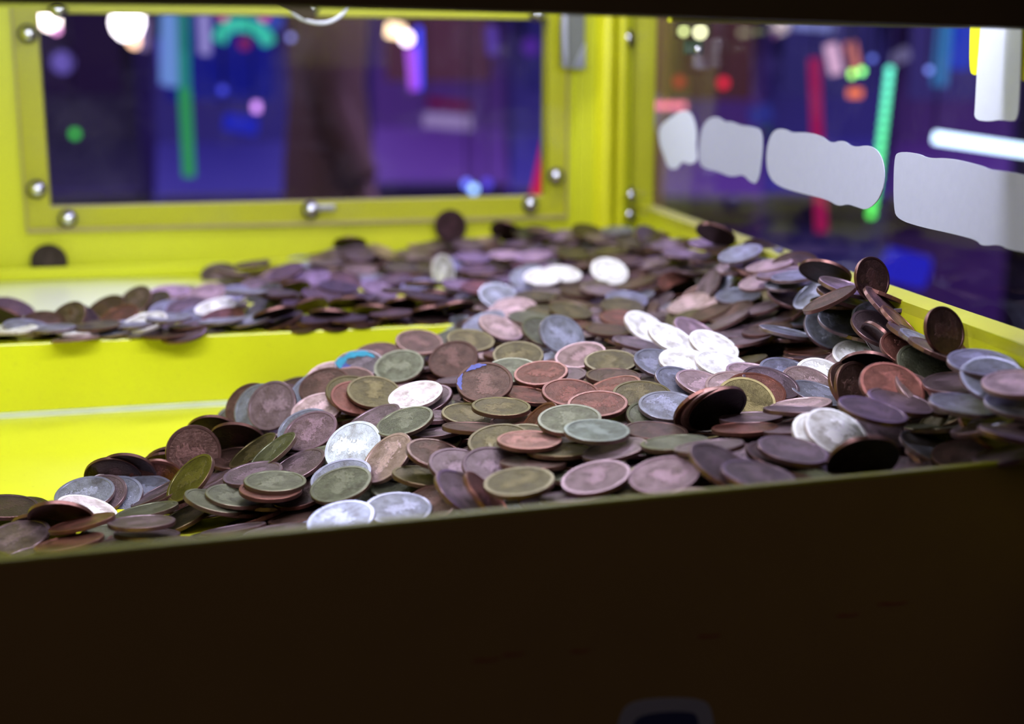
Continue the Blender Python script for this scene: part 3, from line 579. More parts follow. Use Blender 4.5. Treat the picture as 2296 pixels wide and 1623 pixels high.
# x,y,z (0.1 mm from the lens), normal x1000, metal, small?, spin, group, label
COINS = [
(1260,8257,-904,-370,-460,-807,'D',0,2,'dark brown coin leaning with shaded underside in the far heap, right one'),
(682,10113,-1134,32,-167,985,'PF',0,2,'mauve pink coin lying flat in the far heap, second from left'),
(887,9758,-1133,73,-192,979,'O',0,2,'olive brown coin lying flat in the far heap, rightmost of these'),
(1096,9314,-1097,-99,-149,984,'PF',0,2,'mauve pink coin lying flat in the far heap, fourth from left'),
(1239,8386,-982,14,-141,990,'PF',0,2,'mauve pink coin lying flat in the far heap, rightmost of these'),
(-485,10548,-1091,358,-921,150,'Dn',0,1,'dark coin standing upright against the yellow sill of the back wall'),
(-46,10669,-1150,-275,-659,-700,'D',0,2,'dark brown coin leaning with shaded underside in the far heap, left one'),
(-954,10648,-1247,43,-242,969,'S',0,1,'silvery blue coin lying flat heaped mid pusher'),
(-1257,10360,-1207,44,-471,-881,'D',0,1,'dark brown coin leaning with shaded underside heaped mid pusher, fifth from left'),
(-1000,10371,-1277,402,-145,904,'K',0,1,'pale pink coin tilted to the right heaped mid pusher'),
(-1175,10172,-1260,104,-344,933,'PF',0,1,'mauve pink coin lying flat heaped mid pusher, second from left'),
(-643,10501,-1248,-103,-292,951,'PF',0,1,'mauve pink coin lying flat heaped mid pusher, fourth from left'),
(-341,10398,-1221,76,-227,971,'PF',0,1,'mauve pink coin lying flat heaped mid pusher, rightmost of these'),
(-766,10253,-1284,105,-168,980,'PF',0,1,'mauve pink coin lying flat heaped mid pusher, third from left'),
(442,9630,-1199,119,-187,975,'O',0,2,'olive brown coin lying flat in the far heap, leftmost of these'),
(-292,9911,-1261,75,-158,985,'PF',0,2,'mauve pink coin lying flat in the far heap, leftmost of these'),
(712,9586,-1171,-103,-135,985,'O',0,2,'olive brown coin lying flat in the far heap, second from left'),
(958,9159,-1208,-185,-95,978,'PF',0,2,'mauve pink coin lying flat in the far heap, third from left'),
(1242,8386,-1064,-129,-99,987,'B',0,2,'brown coin lying flat in the far heap, rightmost of these'),
(153,9697,-1227,-104,-172,980,'K',0,2,'pale pink coin lying flat in the far heap'),
(776,9191,-1191,74,-155,985,'B',0,2,'brown coin lying flat in the far heap, second from left'),
(-2162,9783,-1360,-26,-453,891,'PF',0,0,'mauve pink coin leaning back at the left on the pusher'),
(-248,9477,-1292,40,-127,991,'B',0,2,'brown coin lying flat in the far heap, leftmost of these'),
(-820,9857,-1327,58,-171,984,'O',0,1,'olive brown coin lying flat heaped mid pusher'),
(-1137,9962,-1355,70,-198,978,'K',0,1,'pale pink coin lying flat heaped mid pusher'),
(-850,9438,-1360,-75,-151,986,'B',0,1,'brown coin lying flat heaped mid pusher, right one'),
(-496,9536,-1316,802,-579,145,'W',0,1,'small looking bright white coin end on above the pusher edge'),
(-1188,9350,-1360,199,-395,897,'B',0,1,'brown coin leaning back heaped mid pusher'),
(-900,8973,-1360,324,-180,929,'PF',0,1,'mauve pink coin tilted to the right heaped mid pusher'),
(-1404,9325,-1337,-114,-307,945,'PF',0,1,'mauve pink coin lying flat heaped mid pusher, leftmost of these'),
(-1594,9349,-1290,-274,-287,918,'B',0,1,'brown coin tilted to the left heaped mid pusher'),
(-1752,8973,-1360,-144,-486,862,'PF',0,1,'mauve pink coin leaning back heaped mid pusher, left one'),
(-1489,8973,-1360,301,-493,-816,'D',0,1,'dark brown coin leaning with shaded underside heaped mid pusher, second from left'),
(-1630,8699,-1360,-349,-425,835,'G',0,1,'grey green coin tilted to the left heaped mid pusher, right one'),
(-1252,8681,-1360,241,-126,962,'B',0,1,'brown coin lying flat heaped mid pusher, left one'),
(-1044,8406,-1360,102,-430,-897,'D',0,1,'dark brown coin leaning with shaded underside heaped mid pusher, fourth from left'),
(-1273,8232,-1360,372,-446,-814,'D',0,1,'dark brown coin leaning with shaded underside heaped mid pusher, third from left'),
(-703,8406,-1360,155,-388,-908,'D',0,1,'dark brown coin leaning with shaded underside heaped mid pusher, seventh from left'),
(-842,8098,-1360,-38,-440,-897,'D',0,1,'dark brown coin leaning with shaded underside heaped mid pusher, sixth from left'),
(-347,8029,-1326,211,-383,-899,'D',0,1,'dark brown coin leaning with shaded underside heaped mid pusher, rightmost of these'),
(-2019,8737,-1354,-116,-393,912,'K',0,0,'pale pink coin leaning back at the left on the pusher'),
(-2289,8873,-1360,31,-181,983,'K',0,0,'pale pink coin lying flat at the left on the pusher'),
(-2282,8371,-1360,-335,-405,851,'O',0,0,'olive brown coin tilted to the left at the left on the pusher'),
(-2398,8383,-1350,-380,-594,709,'P',0,0,'mauve brown coin tilted to the left at the left on the pusher, right one'),
(-2001,8142,-1345,-77,-334,939,'P',0,0,'mauve brown coin lying flat at the left on the pusher, right one'),
(-1804,8051,-1325,-151,-233,961,'W',0,0,'white bright coin lying flat at the left on the pusher, right one'),
(-1720,7850,-1356,-108,-264,958,'C',0,0,'copper red coin lying flat at the left on the pusher'),
(-1551,8232,-1360,-340,-242,909,'G',0,1,'grey green coin tilted to the left heaped mid pusher, left one'),
(-1387,7705,-1305,270,-311,-911,'D',0,1,'dark brown coin leaning with shaded underside heaped mid pusher, leftmost of these'),
(-2522,8181,-1360,-294,-455,840,'B',0,0,'brown coin tilted to the left at the left on the pusher'),
(-2350,7873,-1360,-261,-367,893,'C',0,0,'copper red coin tilted to the left at the left on the pusher'),
(-2570,7615,-1331,-350,-645,680,'P',0,0,'mauve brown coin tilted to the left at the left on the pusher, left one'),
(-3089,8198,-1360,429,-161,889,'B',0,0,'brown coin tilted to the right at the left on the pusher'),
(-2676,7546,-1345,195,-397,897,'B',0,0,'brown coin leaning back at the left on the pusher'),
(-2735,7424,-1341,197,-104,975,'S',0,0,'silvery blue coin lying flat at the left on the pusher, left one'),
(-2248,7492,-1360,-127,-166,978,'S',0,0,'silvery blue coin lying flat at the left on the pusher, right one'),
(-2096,7530,-1329,-149,-257,955,'W',0,0,'white bright coin lying flat at the left on the pusher, left one'),
(-2349,7468,-1339,-49,-25,998,'O',0,0,'olive brown coin lying flat at the left on the pusher'),
(1411,7293,-974,-213,-53,976,'K',0,3,'pale pink coin lying flat by the side window sill, right one'),
(1333,7778,-968,-278,-189,942,'S',0,2,'silvery blue coin lying flat in the far heap'),
(1331,7831,-1033,-354,-200,913,'PF',0,2,'mauve pink coin tilted to the left in the far heap, right one'),
(1472,6880,-973,-143,-32,989,'S',0,3,'silvery blue coin lying flat by the side window sill, second from left'),
(1532,6498,-899,-313,-472,-824,'D',0,3,'dark brown coin leaning with shaded underside by the side window sill, left one'),
(1636,6032,-863,471,-846,250,'Ds',1,3,'small dark coin standing upright against the side window glass'),
(855,8954,-1296,102,-415,904,'B',0,2,'brown coin leaning back in the far heap'),
(1075,8593,-1264,38,-483,875,'C',0,2,'copper red coin leaning back in the far heap'),
(656,8958,-1233,173,-568,805,'W',0,2,'round bright white coin in the far heap, largest white one there'),
(347,9076,-1268,108,-284,953,'W',0,2,'white bright coin lying flat in the far heap, right one'),
(112,8976,-1275,-136,-476,869,'S',0,2,'silvery blue coin leaning back in the far heap'),
(206,8879,-1261,-13,-292,956,'W',0,2,'white bright coin lying flat in the far heap, left one'),
(557,8403,-1279,119,-101,988,'PF',0,10,'mauve pink coin lying flat on the crest of the heap'),
(-85,8373,-1312,198,-480,855,'S',0,10,'silvery blue coin leaning back on the crest of the heap'),
(145,8297,-1300,29,-98,995,'O',0,10,'olive brown coin lying flat on the crest of the heap, leftmost of these'),
(-16,7855,-1317,-64,-211,975,'K',0,10,'pale pink coin lying flat on the crest of the heap'),
(1277,7971,-1127,-678,-344,650,'S',0,2,'silvery blue coin tilted to the left in the far heap'),
(1189,7994,-1184,-835,-171,523,'PF',0,2,'mauve pink coin tilted to the left in the far heap, left one'),
(1390,7380,-1073,-275,-138,951,'K',0,3,'pale pink coin lying flat by the side window sill, left one'),
(1459,6973,-1026,-133,-88,987,'S',0,3,'silvery blue coin lying flat by the side window sill, leftmost of these'),
(1531,6666,-1026,-602,-174,779,'S',0,3,'silvery blue coin tilted to the left by the side window sill'),
(1573,6258,-938,256,-136,957,'PF',0,3,'mauve pink coin lying flat by the side window sill'),
(1561,6241,-982,272,-148,951,'P',0,3,'mauve brown coin lying flat by the side window sill, right one'),
(1448,6033,-960,-458,51,887,'B',0,3,'brown coin tilted to the left by the side window sill, right one'),
(1689,5758,-1014,590,-235,772,'Cs',1,3,'small copper coin tilted to the right by the side window sill'),
(1051,7848,-1275,-336,-183,924,'K',0,10,'pale pink coin tilted to the left on the crest of the heap'),
(1286,7528,-1177,-111,-178,978,'S',0,10,'silvery blue coin lying flat on the crest of the heap, right one'),
(698,8059,-1282,98,-224,970,'S',0,10,'silvery blue coin lying flat on the crest of the heap, left one'),
(652,7815,-1286,49,-233,971,'O',0,10,'olive brown coin lying flat on the crest of the heap, rightmost of these'),
(621,7440,-1290,40,-161,986,'C',0,10,'copper red coin lying flat on the crest of the heap'),
(523,7109,-1299,33,-66,997,'B',0,10,'brown coin lying flat on the crest of the heap'),
(345,7728,-1298,133,-181,975,'O',0,10,'olive brown coin lying flat on the crest of the heap, second from left'),
(107,7535,-1309,80,-113,990,'G',0,10,'grey green coin lying flat on the crest of the heap'),
(-161,7542,-1334,-336,-244,910,'S',0,10,'silvery blue coin tilted to the left on the crest of the heap'),
(-65,7338,-1328,342,-270,900,'K',0,10,'pale pink coin tilted to the right on the crest of the heap, left one'),
(-223,7059,-1346,102,-257,961,'O',0,8,'olive brown coin lying flat on the slope below the pusher, left one'),
(174,7145,-1315,271,-411,870,'G',0,10,'grey green coin tilted to the right on the crest of the heap'),
(1121,7423,-1252,-397,-62,916,'B',0,10,'brown coin tilted to the left on the crest of the heap, left one'),
(1211,7285,-1229,-413,-84,907,'B',0,10,'brown coin tilted to the left on the crest of the heap, right one'),
(1359,7101,-1173,-305,25,952,'P',0,3,'mauve brown coin lying flat by the side window sill, left one'),
(1149,7046,-1241,-443,58,895,'P',0,10,'mauve brown coin edge on on the crest of the heap'),
(1178,6859,-1263,-172,-18,985,'P',0,10,'mauve brown coin lying flat on the crest of the heap, second from left'),
(1195,6620,-1257,-237,36,971,'P',0,10,'mauve brown coin lying flat on the crest of the heap, rightmost of these'),
(1295,6684,-1219,-160,-23,987,'B',0,3,'brown coin lying flat by the side window sill'),
(1333,6430,-1184,181,14,983,'S',0,3,'silvery blue coin edge on by the side window sill'),
(1543,6397,-1162,185,-652,735,'S',0,3,'silvery blue coin leaning back by the side window sill, leftmost of these'),
(1570,6212,-1094,94,-368,925,'S',0,3,'silvery blue coin leaning back by the side window sill, second from left'),
(1629,5851,-1063,244,-438,866,'P',0,3,'mauve brown coin leaning back by the side window sill, right one'),
(1353,6784,-1342,-290,-78,954,'W',0,3,'white bright coin lying flat by the side window sill'),
(1438,6312,-1262,-32,52,998,'C',0,3,'copper red coin edge on by the side window sill'),
(1743,5310,-972,426,-826,368,'Ds',1,3,'small dark coin standing upright against the sill of the side window'),
(-502,7108,-1365,104,-321,941,'B',0,8,'brown coin lying flat on the slope below the pusher, right one'),
(-720,6991,-1410,-76,-294,953,'B',0,8,'brown coin lying flat on the slope below the pusher, left one'),
(-790,6760,-1415,-27,-382,924,'T',0,8,'brown coin with a turquoise crust below the pusher face'),
(-574,6660,-1404,-111,-461,881,'G',0,8,'grey green coin leaning back on the slope below the pusher'),
(267,7042,-1311,325,-642,694,'S',0,10,'silvery blue coin tilted to the right on the crest of the heap'),
(637,6704,-1296,186,-26,982,'P',0,10,'mauve brown coin lying flat on the crest of the heap, leftmost of these'),
(962,6887,-1268,382,-277,882,'K',0,10,'pale pink coin tilted to the right on the crest of the heap, right one'),
(724,7132,-1288,408,-404,819,'W',0,10,'white bright coin tilted to the right on the crest of the heap, left one'),
(807,6666,-1262,356,-325,876,'W',0,10,'white bright coin tilted to the right on the crest of the heap, right one'),
(995,6482,-1263,288,-356,889,'W',0,11,'white bright coin tilted to the right in the middle of the heap'),
(340,6501,-1316,-177,-294,939,'K2',0,11,'dull pink coin lying flat in the middle of the heap'),
(31,6598,-1335,-2,-352,936,'O',0,11,'olive brown coin lying flat in the middle of the heap, third from left'),
(4,6281,-1345,0,-255,967,'G',0,11,'grey green coin lying flat in the middle of the heap, leftmost of these'),
(-297,6653,-1367,-152,-563,812,'B',0,8,'brown coin leaning back on the slope below the pusher, right one'),
(477,6336,-1313,-31,-226,974,'O',0,11,'olive brown coin lying flat in the middle of the heap, sixth from left'),
(471,6077,-1329,13,-63,998,'B',0,11,'brown coin lying flat in the middle of the heap, left one'),
(705,6232,-1300,174,-321,931,'S',0,11,'silvery blue coin lying flat in the middle of the heap, left one'),
(825,6229,-1293,90,-312,946,'W',0,11,'white bright coin lying flat in the middle of the heap, left one'),
(988,6172,-1292,165,-280,946,'W',0,11,'white bright coin lying flat in the middle of the heap, right one'),
(451,5813,-1327,-269,-126,955,'C',0,11,'copper red coin lying flat in the middle of the heap, rightmost of these'),
(137,6174,-1336,-104,-234,967,'C',0,11,'copper red coin lying flat in the middle of the heap, third from left'),
(85,5944,-1390,156,-53,986,'C',0,11,'copper red coin lying flat in the middle of the heap, second from left'),
(-124,5942,-1327,-37,-529,848,'T2',0,11,'brown coin with a lilac blue crust along its left rim'),
(760,5824,-1305,274,-308,911,'S',0,11,'silvery blue coin tilted to the right in the middle of the heap'),
(849,5783,-1301,228,-227,947,'K',0,11,'pale pink coin lying flat in the middle of the heap, left one'),
(977,5720,-1297,-3,-303,953,'K',0,11,'pale pink coin lying flat in the middle of the heap, right one'),
(564,5647,-1317,2,-245,970,'O',0,11,'olive brown coin lying flat in the middle of the heap, rightmost of these'),
(259,5734,-1329,57,-257,965,'C',0,11,'copper red coin lying flat in the middle of the heap, fourth from left'),
(363,5519,-1329,-59,-200,978,'C',0,11,'copper red coin lying flat in the middle of the heap, fifth from left'),
(1599,6012,-1221,15,-413,911,'W',0,9,'white bright coin leaning back on the right side of the heap, right one'),
(1256,5971,-1288,137,-304,943,'S',0,9,'silvery blue coin lying flat on the right side of the heap, leftmost of these'),
(1395,5863,-1293,189,-531,826,'W',0,9,'white bright coin leaning back on the right side of the heap, left one'),
(1319,5790,-1305,221,-424,878,'K',0,9,'pale pink coin leaning back on the right side of the heap'),
(1337,5687,-1322,222,-170,960,'S',0,9,'silvery blue coin lying flat on the right side of the heap, second from left'),
(1621,5737,-1115,-794,-253,-552,'D',0,3,'dark brown coin leaning with shaded underside by the side window sill, right one'),
(1675,5526,-1097,165,-430,887,'C',0,3,'copper red coin leaning back by the side window sill'),
(1704,5378,-1137,164,-553,817,'G',0,9,'grey green coin leaning back on the right side of the heap'),
(1507,5528,-1184,-226,-723,-653,'DD',0,9,'near black coin leaning on edge in the right of the heap'),
(1442,5425,-1249,496,-753,432,'B',0,9,'brown coin tilted to the right on the right side of the heap'),
(1773,4936,-1030,2,-206,979,'S',0,9,'silvery blue coin lying flat on the right side of the heap, fourth from left'),
(1787,4828,-1070,17,-493,870,'S',0,9,'silvery blue coin leaning back on the right side of the heap'),
(1816,4675,-1050,-99,-130,987,'K',0,9,'pale pink coin lying flat on the right side of the heap, right one'),
(1740,5109,-1144,-112,-93,989,'P',0,9,'mauve brown coin lying flat on the right side of the heap, rightmost of these'),
(1622,5142,-1195,405,-357,842,'K',0,9,'pale pink coin tilted to the right on the right side of the heap'),
(1490,5118,-1161,104,-562,821,'C',0,9,'copper red coin leaning back on the right side of the heap'),
(1488,4991,-1192,165,-127,978,'P',0,9,'mauve brown coin lying flat on the right side of the heap, second from left'),
(605,5436,-1363,63,-300,952,'G',0,11,'grey green coin lying flat in the middle of the heap, third from left'),
(660,5473,-1326,25,-249,968,'S',0,11,'silvery blue coin lying flat in the middle of the heap, right one'),
(575,5188,-1360,35,-31,999,'B',0,11,'brown coin lying flat in the middle of the heap, right one'),
(1125,5678,-1272,206,-319,925,'P',0,9,'mauve brown coin leaning back on the right side of the heap'),
(1046,5592,-1288,71,-407,911,'C',0,11,'copper red coin leaning back in the middle of the heap'),
(986,5496,-1312,81,-645,760,'O',0,11,'olive brown coin leaning back in the middle of the heap'),
(1201,5414,-1308,-147,46,988,'K',0,9,'pale pink coin lying flat on the right side of the heap, left one'),
(1125,5149,-1264,14,135,991,'P',0,9,'mauve brown coin edge on on the right side of the heap'),
(809,5338,-1301,329,-749,-575,'K',0,11,'pale pink coin leaning with shaded underside in the middle of the heap'),
(842,5341,-1301,316,-745,-588,'DD',0,11,'front coin of three tipped over together, near black underside showing'),
(974,5299,-1334,-65,79,995,'P',0,11,'mauve brown coin lying flat in the middle of the heap, right one'),
(913,5083,-1321,-63,95,994,'C',0,11,'copper red coin edge on in the middle of the heap'),
(-1306,6479,-1570,-260,-751,607,'B',0,8,'brown coin tilted to the left on the slope below the pusher'),
(-1256,6428,-1564,-340,-748,570,'S',0,8,'silvery blue coin tilted to the left on the slope below the pusher'),
(-922,6421,-1452,-174,-502,847,'B',0,8,'brown coin leaning back on the slope below the pusher, left one'),
(-927,6202,-1516,-179,-360,915,'K',0,8,'pale pink coin leaning back on the slope below the pusher'),
(-1177,6381,-1541,-293,-788,541,'P',0,8,'mauve brown coin tilted to the left on the slope below the pusher, left one'),
(-767,6264,-1452,177,-430,885,'O',0,8,'olive brown coin leaning back on the slope below the pusher, left one'),
(-735,6201,-1461,180,-386,905,'C',0,8,'copper red coin leaning back on the slope below the pusher'),
(-660,6225,-1438,130,-370,920,'O',0,8,'olive brown coin leaning back on the slope below the pusher, right one'),
(-402,6088,-1445,-275,-261,925,'P',0,8,'mauve brown coin tilted to the left on the slope below the pusher, right one'),
(-447,6046,-1412,-186,-253,950,'W2',0,8,'creamy white coin lying flat on the slope below the pusher'),
(-1445,6264,-1651,77,-824,-561,'D',0,4,'dark brown coin leaning with shaded underside at the left foot, rightmost of these'),
(-1300,6134,-1642,-6,-757,-653,'D',0,7,'dark brown coin leaning with shaded underside on the front left slope'),
(-1632,5909,-1790,175,-927,-333,'C',0,4,'copper red coin standing on edge at the left foot'),
(-1479,5999,-1673,446,-855,266,'Bb',0,4,'large brown coin standing upright facing out at the left slope'),
(-954,5965,-1551,-227,-485,845,'S',0,7,'silvery blue coin tilted to the left on the front left slope'),
(-919,5911,-1549,-235,-471,850,'P2',0,7,'lilac pink coin tilted to the left on the front left slope'),
(-316,5632,-1470,-125,7,992,'P',0,7,'mauve brown coin lying flat on the front left slope, second from left'),
(-620,5825,-1471,-366,-147,919,'P',0,7,'mauve brown coin tilted to the left on the front left slope, right one'),
(-463,5616,-1430,-245,-213,946,'G',0,7,'grey green coin lying flat on the front left slope, right one'),
(-183,5731,-1425,60,-139,988,'O',0,8,'olive brown coin lying flat on the slope below the pusher, right one'),
(33,5612,-1423,-75,-1,997,'C',0,11,'copper red coin lying flat in the middle of the heap, leftmost of these'),
(-47,5652,-1373,36,-77,996,'O',0,11,'olive brown coin lying flat in the middle of the heap, second from left'),
(-164,5427,-1407,39,102,994,'B',0,7,'brown coin edge on on the front left slope'),
(-1753,5879,-1730,43,-816,-576,'D',0,4,'dark brown coin leaning with shaded underside at the left foot, third from left'),
(-1818,5869,-1752,118,-844,-523,'D',0,4,'dark brown coin leaning with shaded underside at the left foot, second from left'),
(-1289,6038,-1712,-30,-136,990,'B',0,7,'brown coin lying flat on the front left slope, left one'),
(-1650,5772,-1788,90,-258,962,'S',0,4,'silvery blue coin lying flat at the left foot, right one'),
(-1767,5692,-1790,-57,-446,893,'S',0,4,'silvery blue coin leaning back at the left foot'),
(-1829,5668,-1780,-118,-473,873,'P',0,4,'mauve brown coin leaning back at the left foot'),
(-1877,5639,-1761,-25,-309,951,'S',0,4,'silvery blue coin lying flat at the left foot, left one'),
(-1194,5964,-1656,-519,-152,841,'O',0,7,'olive brown coin tilted to the left on the front left slope'),
(-1068,5771,-1607,-550,-158,820,'G',0,7,'grey green coin tilted to the left on the front left slope'),
(-1557,5652,-1761,-426,2,905,'P',0,4,'mauve brown coin edge on at the left foot, right one'),
(-1377,5510,-1653,-568,-383,729,'O',0,4,'olive brown coin tilted to the left at the left foot, right one'),
(-682,5554,-1523,-288,-623,727,'W3',0,7,'bright white coin tilted on the front left slope, blue stain on it'),
(-929,5594,-1622,-351,-214,912,'P',0,7,'mauve brown coin tilted to the left on the front left slope, left one'),
(-520,5376,-1524,-560,-405,723,'K',0,7,'pale pink coin tilted to the left on the front left slope'),
(105,5370,-1396,-739,-279,613,'C',0,11,'copper red coin tilted to the left in the middle of the heap'),
(-50,5224,-1410,-86,-278,957,'O',0,11,'olive brown coin lying flat in the middle of the heap, leftmost of these'),
(31,5215,-1404,-118,-234,965,'O',0,11,'olive brown coin lying flat in the middle of the heap, fourth from left'),
(232,5233,-1323,-57,-218,974,'G',0,11,'grey green coin lying flat in the middle of the heap, second from left'),
(-303,5226,-1467,242,-166,956,'B',0,7,'brown coin lying flat on the front left slope, right one'),
(-356,5185,-1548,144,5,990,'O',0,5,'olive brown coin lying flat by the left front edge'),
(-202,5071,-1474,196,-268,943,'P',0,7,'mauve brown coin lying flat on the front left slope, rightmost of these'),
(330,5044,-1322,12,-88,996,'G2',0,11,'blue green coin lying flat in the middle of the heap'),
(187,5056,-1406,-7,78,997,'O',0,11,'olive brown coin lying flat in the middle of the heap, fifth from left'),
(394,4959,-1374,-213,-8,977,'P',0,11,'mauve brown coin lying flat in the middle of the heap, left one'),
(69,5104,-1376,-3,-27,1000,'C2',0,11,'bright copper coin lying flat in the middle of the heap'),
(-66,4989,-1454,156,-356,921,'P',0,6,'mauve brown coin leaning back by the right front edge, left one'),
(80,4947,-1424,-3,94,996,'B',0,6,'brown coin lying flat by the right front edge, leftmost of these'),
(616,4909,-1334,-99,59,993,'G',0,11,'grey green coin lying flat in the middle of the heap, rightmost of these'),
(724,4749,-1305,-128,111,986,'P',0,6,'mauve brown coin lying flat by the right front edge, leftmost of these'),
(1461,5044,-1317,225,-280,933,'P',0,6,'mauve brown coin lying flat by the right front edge, fifth from left'),
(1333,4811,-1182,174,-117,978,'P',0,9,'mauve brown coin lying flat on the right side of the heap, leftmost of these'),
(1818,4645,-1119,7,-162,987,'S',0,9,'silvery blue coin lying flat on the right side of the heap, rightmost of these'),
(1667,4791,-1156,60,-82,995,'S',0,9,'silvery blue coin lying flat on the right side of the heap, third from left'),
(1648,5009,-1295,-84,167,982,'G',0,6,'grey green coin edge on by the right front edge'),
(1722,4708,-1209,-297,149,943,'P',0,6,'mauve brown coin lying flat by the right front edge, seventh from left'),
(1175,4859,-1294,198,-464,863,'W',0,6,'white bright coin leaning back by the right front edge'),
(1218,4860,-1282,257,-482,838,'W',0,6,'white bright coin tilted to the right by the right front edge'),
(985,4736,-1339,179,-114,977,'B',0,6,'brown coin lying flat by the right front edge, second from left'),
(1017,4678,-1299,125,-116,985,'P',0,6,'mauve brown coin lying flat by the right front edge, third from left'),
(1587,4882,-1349,302,-193,934,'S',0,6,'silvery blue coin lying flat by the right front edge, right one'),
(1722,4417,-1173,160,54,986,'P',0,6,'mauve brown coin edge on by the right front edge, right one'),
(-2139,5420,-1750,126,-51,991,'D',0,4,'dark brown coin lying flat at the left foot'),
(-1799,5419,-1765,345,-43,938,'W2',0,4,'creamy white coin lying flat at the left foot'),
(-1927,5248,-1790,10,-711,-703,'D',0,4,'dark brown coin leaning with shaded underside at the left foot, leftmost of these'),
(-1825,5176,-1713,71,-710,-701,'DB',0,4,'dark red brown coin leaning with shaded underside at the left foot'),
(-1517,5321,-1735,-157,78,985,'G',0,4,'grey green coin lying flat at the left foot, second from left'),
(-1699,5052,-1699,-191,91,977,'C',0,4,'copper red coin edge on at the left foot'),
(-1384,5392,-1790,-371,-80,925,'O',0,4,'olive brown coin tilted to the left at the left foot, left one'),
(-1458,5031,-1690,1,118,993,'P',0,4,'mauve brown coin lying flat at the left foot, right one'),
(-1231,5310,-1693,291,33,956,'G',0,4,'grey green coin lying flat at the left foot, rightmost of these'),
(-1152,5363,-1685,153,-39,988,'G',0,5,'grey green coin lying flat by the left front edge, leftmost of these'),
(-1117,5551,-1644,-129,-101,987,'P',0,7,'mauve brown coin lying flat on the front left slope, leftmost of these'),
(-999,5315,-1643,52,-38,998,'C',0,5,'copper red coin lying flat by the left front edge'),
(-989,5370,-1625,52,-44,998,'G',0,7,'grey green coin lying flat on the front left slope, left one'),
(-707,5328,-1591,-171,-281,944,'S',0,7,'silvery blue coin lying flat on the front left slope'),
(-695,5229,-1595,-202,-274,940,'G',0,5,'grey green coin lying flat by the left front edge, second from left'),
(-314,4935,-1584,-258,-264,929,'B',0,5,'brown coin tilted to the left by the left front edge'),
(-434,4888,-1587,27,-174,984,'S',0,5,'silvery blue coin lying flat by the left front edge'),
(-181,4827,-1508,565,-194,802,'P',0,5,'mauve brown coin tilted to the right by the left front edge'),
(-87,4705,-1490,737,-43,674,'C',0,5,'copper red coin tilted to the right by the left front edge'),
(26,4644,-1408,-98,-113,989,'O',0,6,'olive brown coin lying flat by the right front edge'),
(229,4631,-1458,-93,144,985,'P',0,6,'mauve brown coin edge on by the right front edge, left one'),
(545,4601,-1370,-177,-230,957,'P2',0,6,'lilac pink coin lying flat by the right front edge, right one'),
(305,4673,-1400,-213,-154,965,'P2',0,6,'lilac pink coin lying flat by the right front edge, left one'),
(737,4512,-1308,387,-254,887,'P',0,6,'mauve brown coin tilted to the right by the right front edge'),
(849,4437,-1321,135,-90,987,'P',0,6,'mauve brown coin lying flat by the right front edge, second from left'),
(1672,4737,-1333,-141,-157,977,'B',0,6,'brown coin lying flat by the right front edge, rightmost of these'),
(1761,4566,-1281,-246,116,962,'P',0,6,'mauve brown coin lying flat by the right front edge, rightmost of these'),
(1418,4753,-1385,-157,44,987,'P',0,6,'mauve brown coin lying flat by the right front edge, sixth from left'),
(1245,4578,-1301,64,-804,-592,'DD',0,6,'near black coin standing half hidden behind the right front edge'),
(-868,5227,-1731,-176,104,979,'B',0,5,'brown coin lying flat by the left front edge'),
(-643,4811,-1604,-137,-226,965,'S2',0,5,'pale blue coin lying flat by the left front edge'),
(-1455,5085,-1757,40,182,982,'P',0,4,'mauve brown coin edge on at the left foot, left one'),
(-1959,5044,-1754,-71,-208,976,'P',0,4,'mauve brown coin lying flat at the left foot, left one'),
(-1634,5205,-1799,0,0,1000,'G',0,4,'grey green coin lying flat at the left foot, leftmost of these'),
(-453,5294,-1608,-223,-130,966,'G',0,5,'grey green coin lying flat by the left front edge, rightmost of these'),
(-885,5395,-1681,-202,-189,961,'D',0,5,'dark brown coin lying flat by the left front edge'),
(-1353,7754,-1363,-349,-101,932,'D',0,1,'dark brown coin lying flat heaped mid pusher, leftmost of these'),
(-1113,8485,-1270,148,-116,982,'D',0,1,'dark brown coin lying flat heaped mid pusher, second from left'),
(-984,7819,-1359,0,0,1000,'D',0,1,'dark brown coin edge on heaped mid pusher'),
(799,8493,-1245,-263,-51,963,'B',0,2,'brown coin lying flat in the far heap, third from left'),
(-1686,4851,-1710,-139,93,986,'C',0,4,'copper red coin lying flat at the left foot, left one'),
(-1108,5078,-1734,-144,201,969,'P',0,5,'mauve brown coin edge on by the left front edge'),
(1019,9820,-1104,430,-483,763,'O',0,2,'olive brown coin tilted to the right in the far heap'),
(1680,6011,-1029,-151,-355,923,'S',0,3,'silvery blue coin leaning back by the side window sill, rightmost of these'),
(-1343,10226,-1294,-1,-394,919,'PF',0,1,'mauve pink coin leaning back heaped mid pusher, right one'),
(1822,6000,-1052,-57,-266,962,'S',0,3,'silvery blue coin lying flat by the side window sill, rightmost of these'),
(1479,7007,-1088,104,-401,910,'P',0,3,'mauve brown coin leaning back by the side window sill, left one'),
(1776,4810,-1272,404,-276,872,'C',0,6,'copper red coin tilted to the right by the right front edge'),
(147,4934,-1533,-172,-432,885,'P',0,6,'mauve brown coin leaning back by the right front edge, right one'),
(-228,10713,-1201,19,-389,921,'K',0,2,'pale pink coin leaning back in the far heap'),
(1716,5090,-1263,-485,79,871,'O',0,9,'olive brown coin tilted to the left on the right side of the heap'),
(1677,5117,-1345,49,-231,972,'D',0,6,'dark brown coin lying flat by the right front edge'),
(1,4933,-1569,48,-163,985,'S',0,6,'silvery blue coin lying flat by the right front edge, left one'),
(1592,4839,-1403,469,-108,877,'B',0,6,'brown coin tilted to the right by the right front edge'),
